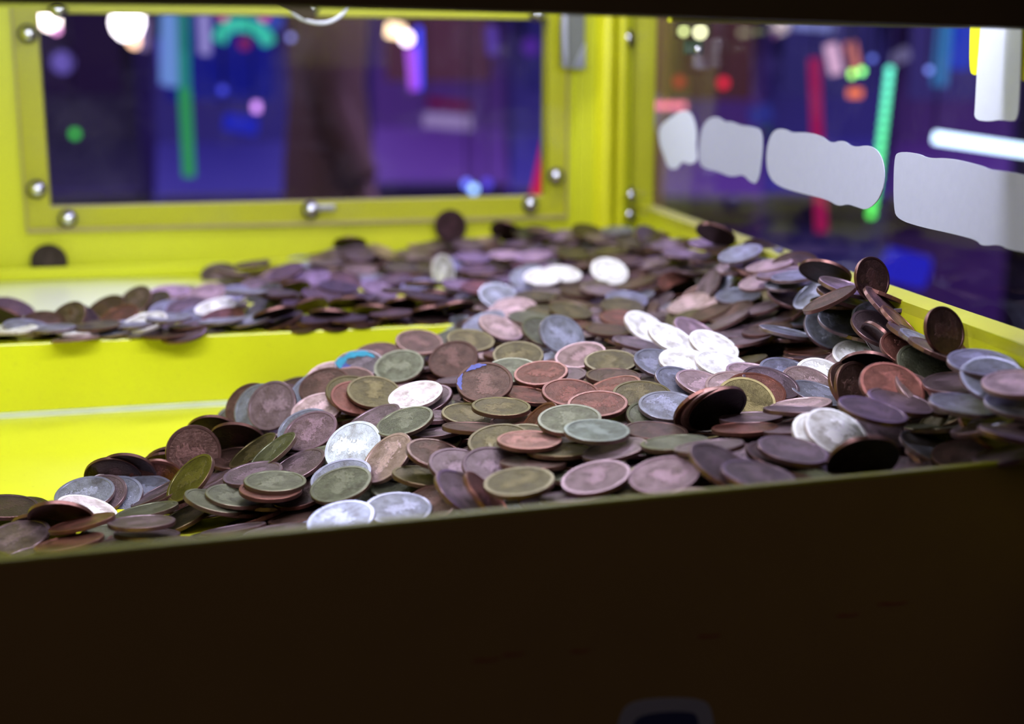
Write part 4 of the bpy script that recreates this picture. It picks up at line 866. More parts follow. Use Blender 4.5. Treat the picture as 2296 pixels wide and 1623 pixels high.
(-1663,5084,-1810,0,-30,1000,'C',0,4,'copper red coin lying flat at the left foot, right one'),
(-630,7961,-1385,105,-158,982,'D',0,1,'dark brown coin lying flat heaped mid pusher, rightmost of these'),
(1849,5380,-1050,293,-351,889,'C',0,3,'copper red coin tilted to the right by the side window sill'),
(584,10291,-1111,186,-350,918,'O',0,2,'olive brown coin leaning back in the far heap'),
(726,4715,-1415,16,-509,860,'C',0,6,'copper red coin leaning back by the right front edge'),
(1791,4724,-1336,-294,-227,928,'B',0,6,'brown coin tilted to the left by the right front edge'),
(1543,7258,-964,-232,-385,893,'B',0,3,'brown coin tilted to the left by the side window sill, left one'),
(1476,7886,-986,204,-590,781,'B',0,3,'brown coin leaning back by the side window sill'),
(-410,4964,-1650,-546,-137,826,'P',0,5,'mauve brown coin tilted to the left by the left front edge'),
(-1859,7463,-1385,-126,-186,974,'P',0,0,'mauve brown coin lying flat at the left on the pusher, left one'),
(450,4642,-1443,-48,19,999,'G',0,6,'grey green coin lying flat by the right front edge'),
(1223,4658,-1370,158,-79,984,'P',0,6,'mauve brown coin lying flat by the right front edge, fourth from left'),
(997,4658,-1394,-26,-27,999,'B',0,6,'brown coin lying flat by the right front edge, third from left'),
(-1070,5307,-1810,0,-30,1000,'P',0,5,'mauve brown coin lying flat by the left front edge'),
]
GR = ['coins at the left on the yellow pusher', 'coins heaped on the middle of the pusher', 'coins at the far end below the corner post', 'coins heaped against the side window sill', 'coins at the left on the playfield', 'coins along the left half of the front edge', 'coins along the right half of the front edge', 'coins on the front left slope of the heap', 'coins on the slope below the pusher face', 'coins on the right side of the heap', 'coins on the crest of the heap', 'coins in the middle of the heap']
patina = {}
hx, _ = on(MB_, 109, 577, .0085)
hc = bpy.data.objects.new('coin', ME_L); COL.objects.link(hc); hc.color = (.055, .040, .034, 1)
hc.matrix_world = MB_ @ Matrix.Translation((hx, -.0068, ZS - H0 + .0130)) @ Matrix.Rotation(R(90), 4, 'X')
tag(hc, 'dark coin standing half hidden behind the low ledge at the far left', 'coin', 'coins at the left on the yellow pusher')
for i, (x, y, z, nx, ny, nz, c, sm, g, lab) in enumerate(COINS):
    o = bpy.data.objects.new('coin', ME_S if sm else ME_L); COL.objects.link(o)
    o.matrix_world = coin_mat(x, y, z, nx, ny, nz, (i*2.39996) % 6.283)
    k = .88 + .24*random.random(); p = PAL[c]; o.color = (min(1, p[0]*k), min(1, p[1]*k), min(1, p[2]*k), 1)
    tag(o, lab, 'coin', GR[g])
    if c in ('T', 'T2'): patina[c] = o
# turquoise tarnish sitting on two of the coins
def crust(o, pts, col, nm):
    bm = bmesh.new(); m = plain(nm, col, .7, var=.35, scale=400)
    for (a0, a1, r0, r1) in pts:
        n = 10; v = []
        for k in range(n+1):
            a = R(a0 + (a1 - a0)*k/n); w_ = math.sin(math.pi*min(max(k/n, .06), .94)); rm = (r0 + r1)/2; hw = (r1 - r0)/2*w_*(1 + .25*math.sin(k*2.3))
            v.append([bm.verts.new((.01295*rr*math.cos(a), .01295*rr*math.sin(a), .00100)) for rr in (rm - hw, rm + hw)])
        for k in range(n): bm.faces.new((v[k][0], v[k][1], v[k+1][1], v[k+1][0]))
    bmesh.ops.solidify(bm, geom=bm.faces[:], thickness=.00012)
    c = obj(nm, bm, m, o); c.matrix_parent_inverse = Matrix.Identity(4); return c
def ang_of(o, wx, wy, wz):
    v = o.matrix_world.to_3x3().inverted() @ Vector((wx, wy, wz)); return math.degrees(math.atan2(v.y, v.x))
if 'T' in patina:
    a = ang_of(patina['T'], -.35, .9, .3); crust(patina['T'], [(a - 75, a + 60, .50, .92), (a + 20, a + 95, .55, .95)], (.05, .42, .62), 'turquoise_tarnish')
    crust(patina['T'], [(a + 60, a + 150, .35, .75)], (.10, .12, .45), 'blue_tarnish')
if 'T2' in patina:
    a = ang_of(patina['T2'], -.8, .5, .2); crust(patina['T2'], [(a - 60, a - 5, .72, .95), (a + 5, a + 60, .80, .97)], (.20, .22, .62), 'lilac_tarnish')

# the rest of the heap, joined
REST = [
(394,10339,-1142,-94,-186,978,18), (809,10233,-1096,-18,-119,993,20), (1117,8730,-1087,17,-100,995,18), (-43,9854,-1237,35,-117,993,13), (-2011,10236,-1350,-61,-252,966,13), (-1790,10270,-1331,137,-218,966,18),
(-1625,10180,-1336,-25,-292,956,20), (-1436,10120,-1342,110,-345,932,13), (-453,9783,-1291,146,-217,965,20), (-147,9086,-1309,71,-97,993,18), (307,8935,-1324,22,-126,992,0), (-642,9179,-1360,-116,-126,985,20),
(-358,9030,-1338,144,-113,983,18), (-1701,9350,-1360,-336,-482,809,13), (-1864,8738,-1360,-129,-325,937,20), (-491,8681,-1360,-70,-401,-914,6), (-512,8065,-1360,185,-385,-904,6), (-1099,7968,-1360,-18,-404,-914,6),
(-722,7885,-1340,-55,3,999,0), (-2112,8165,-1360,-55,-295,954,20), (-1897,7984,-1360,-142,-248,958,20), (-1531,7698,-1346,-199,-71,977,20), (-2490,7725,-1356,784,-136,606,6), (-2999,7827,-1360,-247,-645,-723,6),
(-2141,7521,-1334,-87,-35,996,20), (-1848,7596,-1360,-73,26,997,0), (-1967,7566,-1310,-23,-15,1000,20), (-2446,7443,-1360,-8,-25,1000,25), (-2586,7407,-1342,-19,16,1000,20), (-2783,7356,-1339,-10,3,1000,25),
(-1686,7638,-1342,-81,50,995,20), (1198,8663,-1181,2,-86,996,18), (1044,8829,-1224,-74,-74,994,0), (1433,7090,-986,-175,-29,984,18), (430,8404,-1288,72,-105,992,0), (1670,5911,-977,627,-253,737,19),
(201,7736,-1310,58,-154,986,15), (-348,7163,-1370,-280,-261,924,11), (1363,7435,-1292,-494,50,868,16), (1442,7151,-1206,-404,44,914,16), (1486,6964,-1155,-635,-69,769,0), (1381,6955,-1216,-270,49,961,16),
(1509,6614,-1286,-32,47,998,3), (1474,6457,-1273,-32,50,998,0), (1411,6193,-1258,-32,55,998,0), (1711,5592,-1053,412,-126,903,2), (1729,5465,-1057,381,-114,918,22), (1735,5336,-1060,318,-87,944,2),
(-934,6706,-1479,-105,-499,860,13), (-811,6539,-1460,-4,-396,918,0), (1109,5999,-1298,108,-140,984,13), (1543,5986,-1253,-266,-332,905,13), (1664,5441,-1173,143,-627,766,0), (1426,5461,-1246,498,-615,611,0),
(1751,5082,-1185,108,-241,965,20), (782,5340,-1305,347,-742,-574,3), (1087,4998,-1299,-101,114,988,16), (-976,6437,-1505,-194,-700,688,20), (-1622,6145,-1769,221,-778,-589,6), (-1636,6089,-1783,155,-797,-584,6),
(-373,5779,-1447,12,51,999,16), (-1783,5766,-1786,226,-352,908,26), (-1375,5846,-1766,-396,6,918,16), (-1326,5721,-1745,-396,10,918,16), (-1286,5602,-1725,-397,13,918,16), (-1521,5590,-1754,-411,12,912,0),
(1563,5086,-1364,299,-404,865,4), (-2096,5452,-1790,-4,-239,971,15), (-1175,5372,-1744,142,135,981,15), (487,4646,-1404,-198,-137,970,15), (-1065,5374,-1780,-323,144,936,3), (316,8389,-1379,0,0,1000,16),
(-115,9155,-1379,0,0,1000,18), (-2003,8914,-1379,0,0,1000,15), (-510,5756,-1576,-141,-77,987,3), (1320,6489,-1335,-271,94,958,11), (739,9634,-1280,-101,-59,993,15), (-435,7085,-1485,-91,-38,995,11),
(377,5240,-1471,-84,-43,996,15), (-2017,9201,-1379,0,0,1000,3), (-1352,5600,-1819,-2,-1,1000,13), (-1926,10081,-1409,0,0,1000,15), (100,9434,-1359,-142,-67,988,15), (-883,8156,-1439,0,0,1000,6),
(-309,8702,-1429,0,0,1000,6), (-2242,5347,-1839,0,0,1000,16), (-1088,9348,-1439,0,0,1000,6), (699,8910,-1362,-67,-58,996,13), (-47,6011,-1482,-104,-88,991,3), (-905,10270,-1378,-1,-3,1000,18),
(-1283,7778,-1379,0,0,1000,0), (142,5574,-1493,-184,-23,983,3), (1363,5856,-1417,-423,-179,888,13), (46,6613,-1455,-77,-2,997,16), (-1456,8760,-1399,0,0,1000,6), (-1871,4801,-1809,0,0,1000,15),
(-1886,7926,-1419,0,0,1000,11), (73,7608,-1433,-45,-20,999,0), (400,8784,-1379,0,0,1000,0), (905,7127,-1376,-229,14,973,6), (924,5799,-1417,-48,-10,999,11), (-787,8731,-1399,0,0,1000,6),
(550,6906,-1413,-68,19,997,13), (553,10654,-1312,-40,529,848,6), (-1642,9531,-1379,0,0,1000,6), (-304,7533,-1453,-44,-46,998,16), (-901,7840,-1379,0,0,1000,6), (-2010,9563,-1409,0,0,1000,11),
(-520,4583,-1689,-202,89,975,11), (-2408,8395,-1459,0,0,1000,0), (1559,5444,-1356,-404,-23,915,16), (1198,7032,-1325,-301,-117,947,3), (831,8512,-1324,-360,104,927,3), (-1190,5372,-1847,-7,-12,1000,13),
(-229,4471,-1589,-266,140,954,20), (841,5415,-1431,-54,-16,998,0), (-772,6804,-1547,-114,-92,989,16), (1107,4872,-1412,-102,-26,994,16), (137,6901,-1437,-58,-54,997,15), (-920,9900,-1399,0,0,1000,6),
(-768,5503,-1703,-373,-200,906,3), (500,7972,-1406,-74,-36,997,16), (-1267,6158,-1774,-270,-250,930,6), (840,4635,-1438,-54,-5,999,16), (1085,6805,-1357,-201,-17,980,20), (-140,9780,-1368,-86,9,996,13),
(431,10263,-1255,-58,6,998,0), (472,7385,-1414,-38,-20,999,0), (-1570,8337,-1419,0,0,1000,6), (-1032,8558,-1439,0,0,1000,6), (-1124,5716,-1771,-256,-145,956,15), (-23,8501,-1379,0,0,1000,6),
(-2801,7535,-1409,0,0,1000,16), (-1912,8550,-1429,0,0,1000,11), (1085,8788,-1303,-155,93,984,18), (-1202,8920,-1389,0,0,1000,6), (-2446,8029,-1449,0,0,1000,0), (1596,5149,-1433,-244,-233,942,20),
(239,6138,-1457,-78,-63,995,16), (-218,4869,-1618,-250,-42,967,13), (-1394,9134,-1449,0,0,1000,6), (-1304,9750,-1379,0,0,1000,11), (878,10191,-1228,-34,-50,998,11), (-29,5326,-1527,-174,-50,984,13),
(-483,9317,-1429,0,0,1000,6), (717,7467,-1401,-77,-8,997,15), (-119,7083,-1458,-110,-39,993,13), (-1416,4721,-1809,0,0,1000,20), (552,9909,-1271,-101,-176,979,18), (-1566,10181,-1389,0,0,1000,18),
(938,6139,-1408,-73,-17,997,11), (-921,4720,-1727,-51,55,997,20), (-448,8954,-1379,0,0,1000,6), (86,8157,-1379,0,0,1000,11), (783,6421,-1404,-80,-69,994,13), (982,9070,-1323,-168,-143,975,0),
(1162,7411,-1305,-278,-20,960,16), (-984,6584,-1597,-153,-90,984,11), (249,4678,-1531,-121,-68,990,20), (-811,9309,-1399,0,0,1000,6), (-928,9614,-1379,0,0,1000,0), (-2326,8834,-1409,0,0,1000,13),
(-517,6235,-1557,-118,-4,993,3), (657,5943,-1430,-73,-16,997,15), (-292,10408,-1306,22,-158,987,20), (-267,5485,-1558,-238,-146,960,0), (690,7736,-1402,-59,-11,998,16), (-2796,7942,-1389,0,0,1000,16),
(141,9803,-1347,-71,11,997,15), (-36,10087,-1349,-126,-76,989,20), (-2055,7676,-1389,0,0,1000,0), (-404,5139,-1640,-257,-100,961,20), (-2002,5073,-1819,0,0,1000,0), (-1606,7778,-1409,0,0,1000,13),
(-1510,5024,-1809,0,0,1000,20), (-1245,8170,-1429,0,1,1000,6), (-643,4921,-1701,-248,103,963,16), (1414,4706,-1424,-186,-75,980,3), (779,8172,-1350,-288,-114,951,16), (-505,8467,-1409,0,0,1000,6),
(-1211,10164,-1386,-9,-17,1000,11), (238,10606,-1265,-23,20,1000,0), (-523,9728,-1379,0,0,1000,6), (984,9859,-1249,-25,-58,998,15), (699,9264,-1321,-69,-159,985,13), (-2295,9131,-1379,0,0,1000,15),
(-915,5216,-1782,-201,-27,979,15), (451,5653,-1449,-43,-37,998,15), (827,4967,-1437,-96,-8,995,11), (-774,6007,-1613,-308,-186,933,3), (1179,5360,-1398,-197,22,980,16), (-1186,7779,-1379,0,0,1000,6),
(1736,4735,-1403,-268,5,963,15), (-994,7069,-1543,-114,-128,985,20), (-463,6620,-1515,-176,-46,983,15), (1532,6153,-1285,-259,5,966,15), (-3068,8253,-1439,0,0,1000,13), (1257,7647,-1236,-346,-202,916,15),
(343,6620,-1432,-88,-13,996,15), (-98,8827,-1368,61,57,997,15), (-2115,8255,-1419,0,0,1000,0), (210,4997,-1506,-177,-87,980,16), (415,9182,-1364,-49,-110,993,18), (-1256,6689,-1651,-214,-143,966,11),
(547,4497,-1478,-179,51,983,15), (1418,6810,-1351,-293,-143,945,3), (1005,9592,-1251,-145,-18,989,11), (-1702,9017,-1449,0,0,1000,20), (-617,10254,-1352,-187,-107,977,20), (-1183,5006,-1809,-3,3,1000,13),
(1130,4497,-1424,-59,-26,998,13), (-1517,5342,-1859,0,0,1000,13), (975,7932,-1324,-403,-129,906,20), (-680,7285,-1499,-96,-48,994,11), (360,9559,-1323,-100,-24,995,6), (398,7675,-1418,-49,-5,999,16),
(273,7179,-1428,-54,10,998,15), (1292,5097,-1378,-174,-45,984,0), (-1697,9896,-1379,0,0,1000,13), (505,4969,-1470,-109,-54,993,16), (498,6290,-1432,-61,-31,998,13), (-194,9461,-1379,-2,-3,1000,18),
(-22,10386,-1286,-129,-75,989,20), (885,10699,-1379,0,0,1000,13), (-224,6264,-1496,-218,-77,973,6), (1213,6154,-1338,-409,-84,909,13), (1502,5646,-1359,-434,22,901,16), (-2341,8363,-1459,0,0,1000,15),
(1159,8062,-1276,-258,-436,862,0), (1185,5287,-1375,-198,23,980,6), (-374,5721,-1542,12,-97,995,13), (1087,4964,-1391,-106,-23,994,15), (313,6773,-1410,-73,-32,997,0), (463,6352,-1412,-61,-31,998,15),
(-1750,7874,-1429,58,94,994,3), (-1324,5969,-1788,-213,-111,971,20), (636,7649,-1384,-62,2,998,6), (-381,10302,-1301,20,-172,985,18), (1315,7382,-1378,22,63,998,15), (794,5704,-1409,-174,-86,981,0),
(-2171,8572,-1429,0,0,1000,0), (-1191,6932,-1590,-316,-228,921,0), (-407,5005,-1632,-286,-128,949,3), (-2613,7830,-1397,75,-70,995,20), (-657,6833,-1511,-114,-92,989,0), (328,5226,-1456,-84,-43,996,13),
(-258,7471,-1433,-44,-47,998,16), (771,8298,-1315,-299,-103,949,20), (-793,4993,-1730,-322,142,936,15), (314,8359,-1359,0,0,1000,16), (1302,6695,-1389,-246,-56,968,0), (-642,8629,-1429,0,0,1000,6),
(-202,8543,-1352,-88,-120,989,6), (-669,6316,-1557,-227,-1,974,3), (271,4602,-1516,-129,-191,973,11), (-1656,4846,-1789,0,0,1000,16), (280,9128,-1355,-65,-141,988,3), (-117,4812,-1602,-73,-96,993,16),
(566,4693,-1443,26,-14,1000,0), (-1869,9155,-1429,0,0,1000,15), (1612,4615,-1398,-292,-40,955,11), (545,8802,-1342,46,3,999,6), (-115,10555,-1263,-64,54,996,11), (848,7105,-1379,-229,14,973,15),
(64,7534,-1414,-45,-20,999,20), (1031,8932,-1354,-145,7,989,13), (211,10070,-1292,-134,-316,939,0), (-2335,5471,-1832,-85,101,991,16), (-2485,8813,-1411,-116,-80,990,15), (-2134,4846,-1809,0,0,1000,6),
(-802,9290,-1399,0,0,1000,6), (-1463,8457,-1403,88,90,992,6), (-44,5644,-1508,-207,-8,978,11), (-812,9616,-1369,0,0,1000,15), (-1255,5515,-1842,-12,-46,999,3), (-443,4576,-1641,-254,139,957,16),
(-212,8095,-1401,143,109,984,13), (-962,9999,-1389,0,0,1000,0), (-182,7005,-1448,-113,-48,992,3), (-1258,6569,-1649,-214,-143,966,0), (-1458,9410,-1375,45,-98,994,6), (-1041,4938,-1773,-109,51,993,20),
(910,7854,-1362,-402,-128,907,6), (967,6791,-1371,-201,-17,979,3), (-811,4655,-1697,39,5,999,0), (765,5219,-1427,-80,-117,990,0), (557,5809,-1417,-57,-8,998,16), (-491,9646,-1459,0,-3,1000,6),
(-350,9245,-1409,0,0,1000,6), (134,6320,-1443,-106,56,993,6), (619,4965,-1435,-80,-16,997,15), (-1055,9071,-1407,71,65,995,6), (-1321,10105,-1408,-9,-17,1000,0), (-815,5526,-1695,-373,-200,906,16),
(646,10311,-1227,-4,11,1000,18), (445,7928,-1389,-101,-54,993,0), (839,9285,-1287,-65,-156,986,20), (1263,6318,-1325,-272,55,961,15), (317,4832,-1484,-139,-129,982,0), (146,8902,-1368,86,16,996,6),
(-2098,9550,-1439,0,0,1000,18), (543,9301,-1306,-72,-157,985,6), (-1049,8428,-1439,-13,-26,1000,6), (-1273,7978,-1419,0,1,1000,16), (-605,9036,-1394,-96,62,993,6), (-2314,9074,-1369,0,0,1000,18),
(-2448,8081,-1449,0,0,1000,0), (1618,4925,-1460,-373,-43,927,15), (-41,5287,-1530,-174,-50,984,6), (-787,10359,-1346,-74,-160,984,15), (1236,7028,-1312,-300,-117,947,13), (-801,7235,-1493,-96,-48,994,6),
(197,7184,-1412,-54,10,998,0), (960,4599,-1410,-48,-30,998,15), (-128,6522,-1448,-77,0,997,16), (-1785,8275,-1367,-81,-42,996,0), (-992,5987,-1679,-411,-188,892,13), (-887,7844,-1369,0,0,1000,6),
(-1184,7767,-1359,0,0,1000,6), (950,9895,-1228,-25,-58,998,20), (-614,5187,-1687,-409,-26,912,11), (1178,5757,-1390,-247,-67,967,13), (31,8079,-1377,48,-215,975,15), (653,8531,-1350,-197,113,974,16),
(4,4581,-1603,-117,37,992,16), (-1178,5251,-1848,-4,-8,1000,15), (-576,9991,-1377,-5,-13,1000,13), (241,5869,-1467,-124,5,992,13), (-870,8214,-1439,0,0,1000,6), (-224,6000,-1483,-153,-69,986,20),
(-1807,8235,-1351,-80,-42,996,11), (-1117,9500,-1399,0,0,1000,6), (-207,7769,-1408,134,-232,963,6), (1006,6334,-1372,-84,-74,994,11), (116,9778,-1328,-71,11,997,13), (-3041,7891,-1479,-78,-21,997,0),
(133,10429,-1246,-1,-80,997,6), (-1682,9950,-1399,0,1,1000,15), (1295,4690,-1444,-317,-56,947,0), (539,7051,-1398,-93,101,990,16), (-2201,7541,-1386,-61,-91,994,13), (619,9921,-1236,-44,-124,991,13),
(-867,6579,-1559,-120,-93,988,15), (222,9438,-1320,-104,-43,994,0), (1575,5187,-1427,-244,-232,942,13), (-1029,5734,-1722,-256,-145,956,16), (809,6109,-1397,-69,-13,998,20), (757,6468,-1383,-80,-70,994,13),
(1158,8656,-1343,-185,121,975,13), (-408,5364,-1591,-238,-146,960,3), (-231,9015,-1382,-44,50,998,20), (-1336,5006,-1789,-2,1,1000,15), (-139,9421,-1356,-22,-2,1000,13), (-122,10109,-1338,-126,-76,989,0),
(-886,8869,-1432,-80,60,995,6), (1361,5919,-1372,-424,-179,888,16), (-1717,8667,-1455,46,95,994,16), (-1320,8848,-1389,0,0,1000,6), (509,7329,-1389,12,-75,997,20), (-1269,6220,-1756,-269,-249,930,16),
(-505,7169,-1467,-90,-44,995,11), (967,7505,-1345,-348,-17,937,16), (-1627,9021,-1445,78,5,997,6), (510,5486,-1433,-41,-48,998,20), (-1190,9840,-1399,0,0,1000,20), (-531,6538,-1509,-195,-75,978,16),
(-1356,7458,-1793,85,91,992,20), (458,4254,-1485,-248,79,966,15), (868,5455,-1419,-54,-16,998,15), (-203,9833,-1354,-86,9,996,6), (-614,5900,-1557,-130,-97,987,15), (-1624,9608,-1355,12,71,997,6),
(-359,6289,-1503,-215,-72,974,13), (-2069,8897,-1399,0,0,1000,16), (798,9673,-1251,-101,-59,993,11), (769,9003,-1342,-71,-62,996,0), (1185,7606,-1247,-372,-186,910,13), (-411,8822,-1429,0,0,1000,6),
(576,10801,-1339,-124,294,948,11), (-2035,8223,-1398,-81,-23,996,0), (1261,5602,-1416,-188,-213,959,13), (767,7989,-1354,-346,-163,924,0), (1424,5177,-1393,-374,-107,921,0), (-327,7221,-1431,17,-84,996,20),
(-133,6830,-1440,5,-224,975,16), (294,9994,-1282,-65,-319,945,13), (575,6729,-1396,-58,-135,989,20), (-1585,8549,-1450,87,90,992,6), (-996,5881,-1663,-316,-124,941,11), (-162,7763,-1395,134,-232,963,0),
(345,8678,-1359,0,-1,1000,3), (-269,8901,-1378,-44,50,998,6), (243,10341,-1232,0,-83,997,0), (23,4824,-1591,-147,-104,984,16), (-2162,4997,-1798,-20,12,1000,16), (-733,7249,-1465,-95,-42,995,15),
(-37,9455,-1334,-22,-2,1000,6), (-1386,6681,-1640,-214,-143,966,11), (415,4633,-1490,31,-18,999,13), (-1141,5178,-1828,-4,-8,1000,0), (1086,6139,-1347,-218,-104,970,6), (759,9704,-1233,-101,-59,993,18),
(1007,6904,-1360,-201,-17,979,0), (-1280,9282,-1435,12,-26,1000,6), (-1623,8017,-1415,134,153,979,15), (1161,7638,-1299,-372,-186,910,11), (-902,8215,-1439,0,0,1000,6), (-1427,6370,-1765,-295,-184,938,15),
(-2023,9794,-1446,138,114,984,18), (-964,9375,-1419,0,0,1000,6), (374,9043,-1341,1,-203,979,18), (-423,6025,-1522,53,30,998,13), (506,4327,-1452,-170,81,982,11), (-774,6721,-1514,-118,-90,989,11),
(1094,6660,-1317,-201,-35,979,3), (888,8512,-1346,-143,95,985,16), (412,8183,-1354,129,-170,977,0), (-221,9874,-1335,-86,9,996,0), (-1903,9032,-1429,0,0,1000,6), (911,6403,-1354,-84,-71,994,0),
(-815,5191,-1750,-254,43,966,15), (-1299,8366,-1461,115,46,992,6), (611,5810,-1394,-56,-7,998,20), (-1487,5636,-1850,50,-45,998,16), (1375,7411,-1381,22,63,998,0), (-1532,5008,-1789,0,0,1000,0),
(-2129,7525,-1377,-61,-91,994,20), (725,10491,-1215,47,84,995,13), (157,5600,-1457,-75,-34,997,6), (123,7667,-1392,94,179,979,16), (-2012,5493,-1828,-31,-120,992,15), (-237,8526,-1337,-88,-120,989,11),
(-2425,8081,-1449,0,0,1000,16), (834,5119,-1407,-84,-71,994,15), (-994,4906,-1728,-55,180,982,15), (498,5193,-1427,9,-38,999,16), (-9,6606,-1421,11,85,996,16), (-708,9909,-1368,-3,-7,1000,15),
(-626,8299,-1396,-73,-66,995,6), (1090,4590,-1414,6,-54,999,16), (-1158,7869,-1399,0,0,1000,16), (-1974,9424,-1413,235,-54,970,11), (384,9365,-1285,-112,-44,993,6), (-124,6249,-1447,4,-37,999,15),
(-509,6443,-1492,-195,-75,978,0), (-219,5735,-1507,-92,-51,994,0), (-1059,5480,-1844,62,-126,990,15), (-1071,10245,-1355,23,11,1000,0), (526,6371,-1385,-78,-37,996,15), (621,7360,-1368,21,-74,997,20),
(-1095,6397,-1634,-195,-222,956,16), (-1000,8683,-1376,-82,-50,995,6), (-251,10160,-1308,21,-172,985,18), (109,6013,-1447,-23,-79,997,16), (-1426,7303,-1809,0,0,1000,0), (8,5142,-1502,-113,-197,974,16),
(-1293,10063,-1408,-7,-9,1000,18), (-3,9160,-1355,183,-22,983,13), (878,7318,-1343,-230,9,973,0), (-1535,8887,-1431,37,69,997,6), (-745,10216,-1336,-52,-184,982,15), (1005,4911,-1381,-105,-23,994,0),
(682,9172,-1295,-73,-154,985,0), (1000,5550,-1405,88,49,995,0), (-558,4699,-1672,-297,185,937,0), (-308,9564,-1418,-10,-5,1000,6), (-550,9222,-1416,-113,28,993,6), (-1576,4664,-1778,-13,-193,981,16),
(544,10174,-1213,-146,-96,985,20), (-1009,9705,-1379,0,0,1000,15), (-1617,9699,-1342,12,71,997,18), (190,7137,-1402,-54,10,998,16), (-1642,10159,-1407,28,91,995,18), (772,4487,-1412,-128,-150,980,6),
(661,8572,-1332,-197,113,974,20), (-904,6966,-1524,-117,-118,986,20), (-633,8755,-1429,0,0,1000,6), (466,7607,-1379,-163,-44,986,6), (774,8916,-1375,-80,-84,993,18), (-397,4895,-1653,-286,-128,949,16),
(1038,8816,-1345,-175,44,984,20), (-2143,8777,-1419,0,0,1000,20), (-155,8249,-1386,143,109,984,15), (284,6514,-1410,-156,24,987,6), (718,7736,-1359,-38,39,999,15), (-1674,5438,-1838,-37,80,996,0),
(221,9663,-1297,-77,30,997,13), (98,8415,-1377,-85,34,996,6), (1175,5197,-1354,-198,23,980,3), (-918,7836,-1369,0,0,1000,6), (1471,4670,-1417,-320,-53,946,6), (-462,10057,-1345,240,-86,967,0),
(-172,10587,-1248,-64,54,996,3), (240,10697,-1246,-23,20,1000,0), (-1760,8753,-1460,51,112,992,0), (331,6146,-1419,-98,-140,985,16), (545,7074,-1379,-93,101,990,15), (-869,5413,-1775,-202,-189,961,16),
(-1649,9292,-1448,-34,-165,986,6), (-1277,8624,-1410,35,-106,994,6), (806,10053,-1201,11,61,998,0), (1303,6016,-1358,-424,-179,888,0), (-1323,5776,-1826,24,-81,996,16), (987,5874,-1383,-122,-34,992,16),
(-1039,8989,-1392,71,64,995,6), (-1846,5022,-1827,-2,-96,995,15), (1197,8010,-1295,-277,-422,863,15), (1234,6886,-1288,-214,-105,971,16), (-756,6267,-1557,-227,-1,974,15), (-2316,8327,-1459,0,0,1000,13),
(-660,9515,-1406,39,-287,957,6), (646,4834,-1410,38,-108,993,3), (-1391,5294,-1846,-96,5,995,13), (1016,9512,-1230,-145,-18,989,15), (-1372,9752,-1379,-138,-48,989,6), (-648,5827,-1548,-128,-104,986,16),
(238,7909,-1365,74,-149,986,6), (-1245,4774,-1785,150,-110,983,16), (-2852,7810,-1464,-75,-3,997,6), (1412,6465,-1316,-146,181,973,3), (702,5413,-1438,-96,8,995,16), (-2796,7657,-1420,-75,-4,997,16),
(-383,6798,-1479,-64,52,997,13), (-606,7617,-1789,0,0,1000,13), (92,8732,-1348,39,-135,990,11), (-1531,8477,-1435,137,34,990,6), (-706,5055,-1704,-254,43,966,16), (-2654,7699,-1419,139,-57,989,15),
(-44,8961,-1361,172,35,985,0), (-1314,8102,-1409,-11,117,993,6), (-1890,9906,-1355,-109,140,984,15), (-1505,5152,-1800,10,78,997,3), (-70,6306,-1425,4,-37,999,3), (-2197,5473,-1826,99,-37,994,15),
(663,8225,-1336,-325,-103,940,0), (1360,5478,-1388,-284,39,958,15), (1497,4945,-1486,-375,-42,926,15), (-48,7261,-1433,-29,93,995,20), (277,7784,-1367,73,-148,986,0), (164,7359,-1391,-75,69,995,6),
(-2024,5724,-1839,10,-7,1000,13), (713,9881,-1199,-201,-164,966,18), (-396,10002,-1346,240,-86,967,20), (-1548,5649,-1846,50,-45,998,15), (480,4532,-1458,-84,-96,992,16), (-1463,9659,-1321,17,71,997,20),
(-2236,8180,-1449,0,0,1000,20), (-616,6346,-1498,-194,-57,979,6), (1001,7138,-1320,-186,-67,980,11), (-1885,8515,-1421,-139,8,990,16), (-928,4860,-1695,-55,181,982,0), (-1828,4814,-1770,-97,-113,989,16),
(-343,8427,-1368,-88,-120,989,6), (-616,8657,-1419,0,0,1000,6), (1108,4885,-1380,-104,-23,994,3), (981,9069,-1341,-140,15,990,15), (-152,5380,-1506,-231,-4,973,0), (329,4776,-1489,-154,99,983,15),
(615,7310,-1352,21,-74,997,16), (667,8693,-1328,-103,32,994,3), (-880,10360,-1351,-208,-33,977,6), (-93,9943,-1306,-18,43,999,0), (-429,6806,-1463,-64,52,997,13), (-607,9334,-1429,-73,10,997,6),
(-269,8149,-1411,73,41,997,6), (-913,9609,-1379,0,0,1000,18), (490,6975,-1384,-93,102,990,6), (-827,9985,-1348,-7,-4,1000,15), (-88,5945,-1445,-153,-69,986,0), (-1703,8774,-1454,63,118,991,15),
(362,8062,-1337,151,-92,984,16), (267,9794,-1277,-59,76,995,3), (-1063,8582,-1430,-34,-53,998,6), (1234,5856,-1403,-408,-137,903,16), (776,6425,-1344,-166,-48,985,3), (1150,7724,-1294,-372,-186,910,20),
(136,5603,-1438,-75,-34,997,0), (-137,10344,-1278,93,-243,966,3), (-2109,5115,-1798,-20,17,1000,20), (686,6033,-1376,-30,59,998,11), (-297,9282,-1348,-6,-6,1000,6), (-1211,6015,-1749,-257,-154,954,16),
(1689,4680,-1405,-67,96,993,15), (-1536,9155,-1447,83,-33,996,6), (-1422,8562,-1391,136,17,991,6), (-1874,9421,-1417,235,-54,970,0), (174,8560,-1327,-28,71,997,16), (230,6352,-1395,-169,-6,986,3),
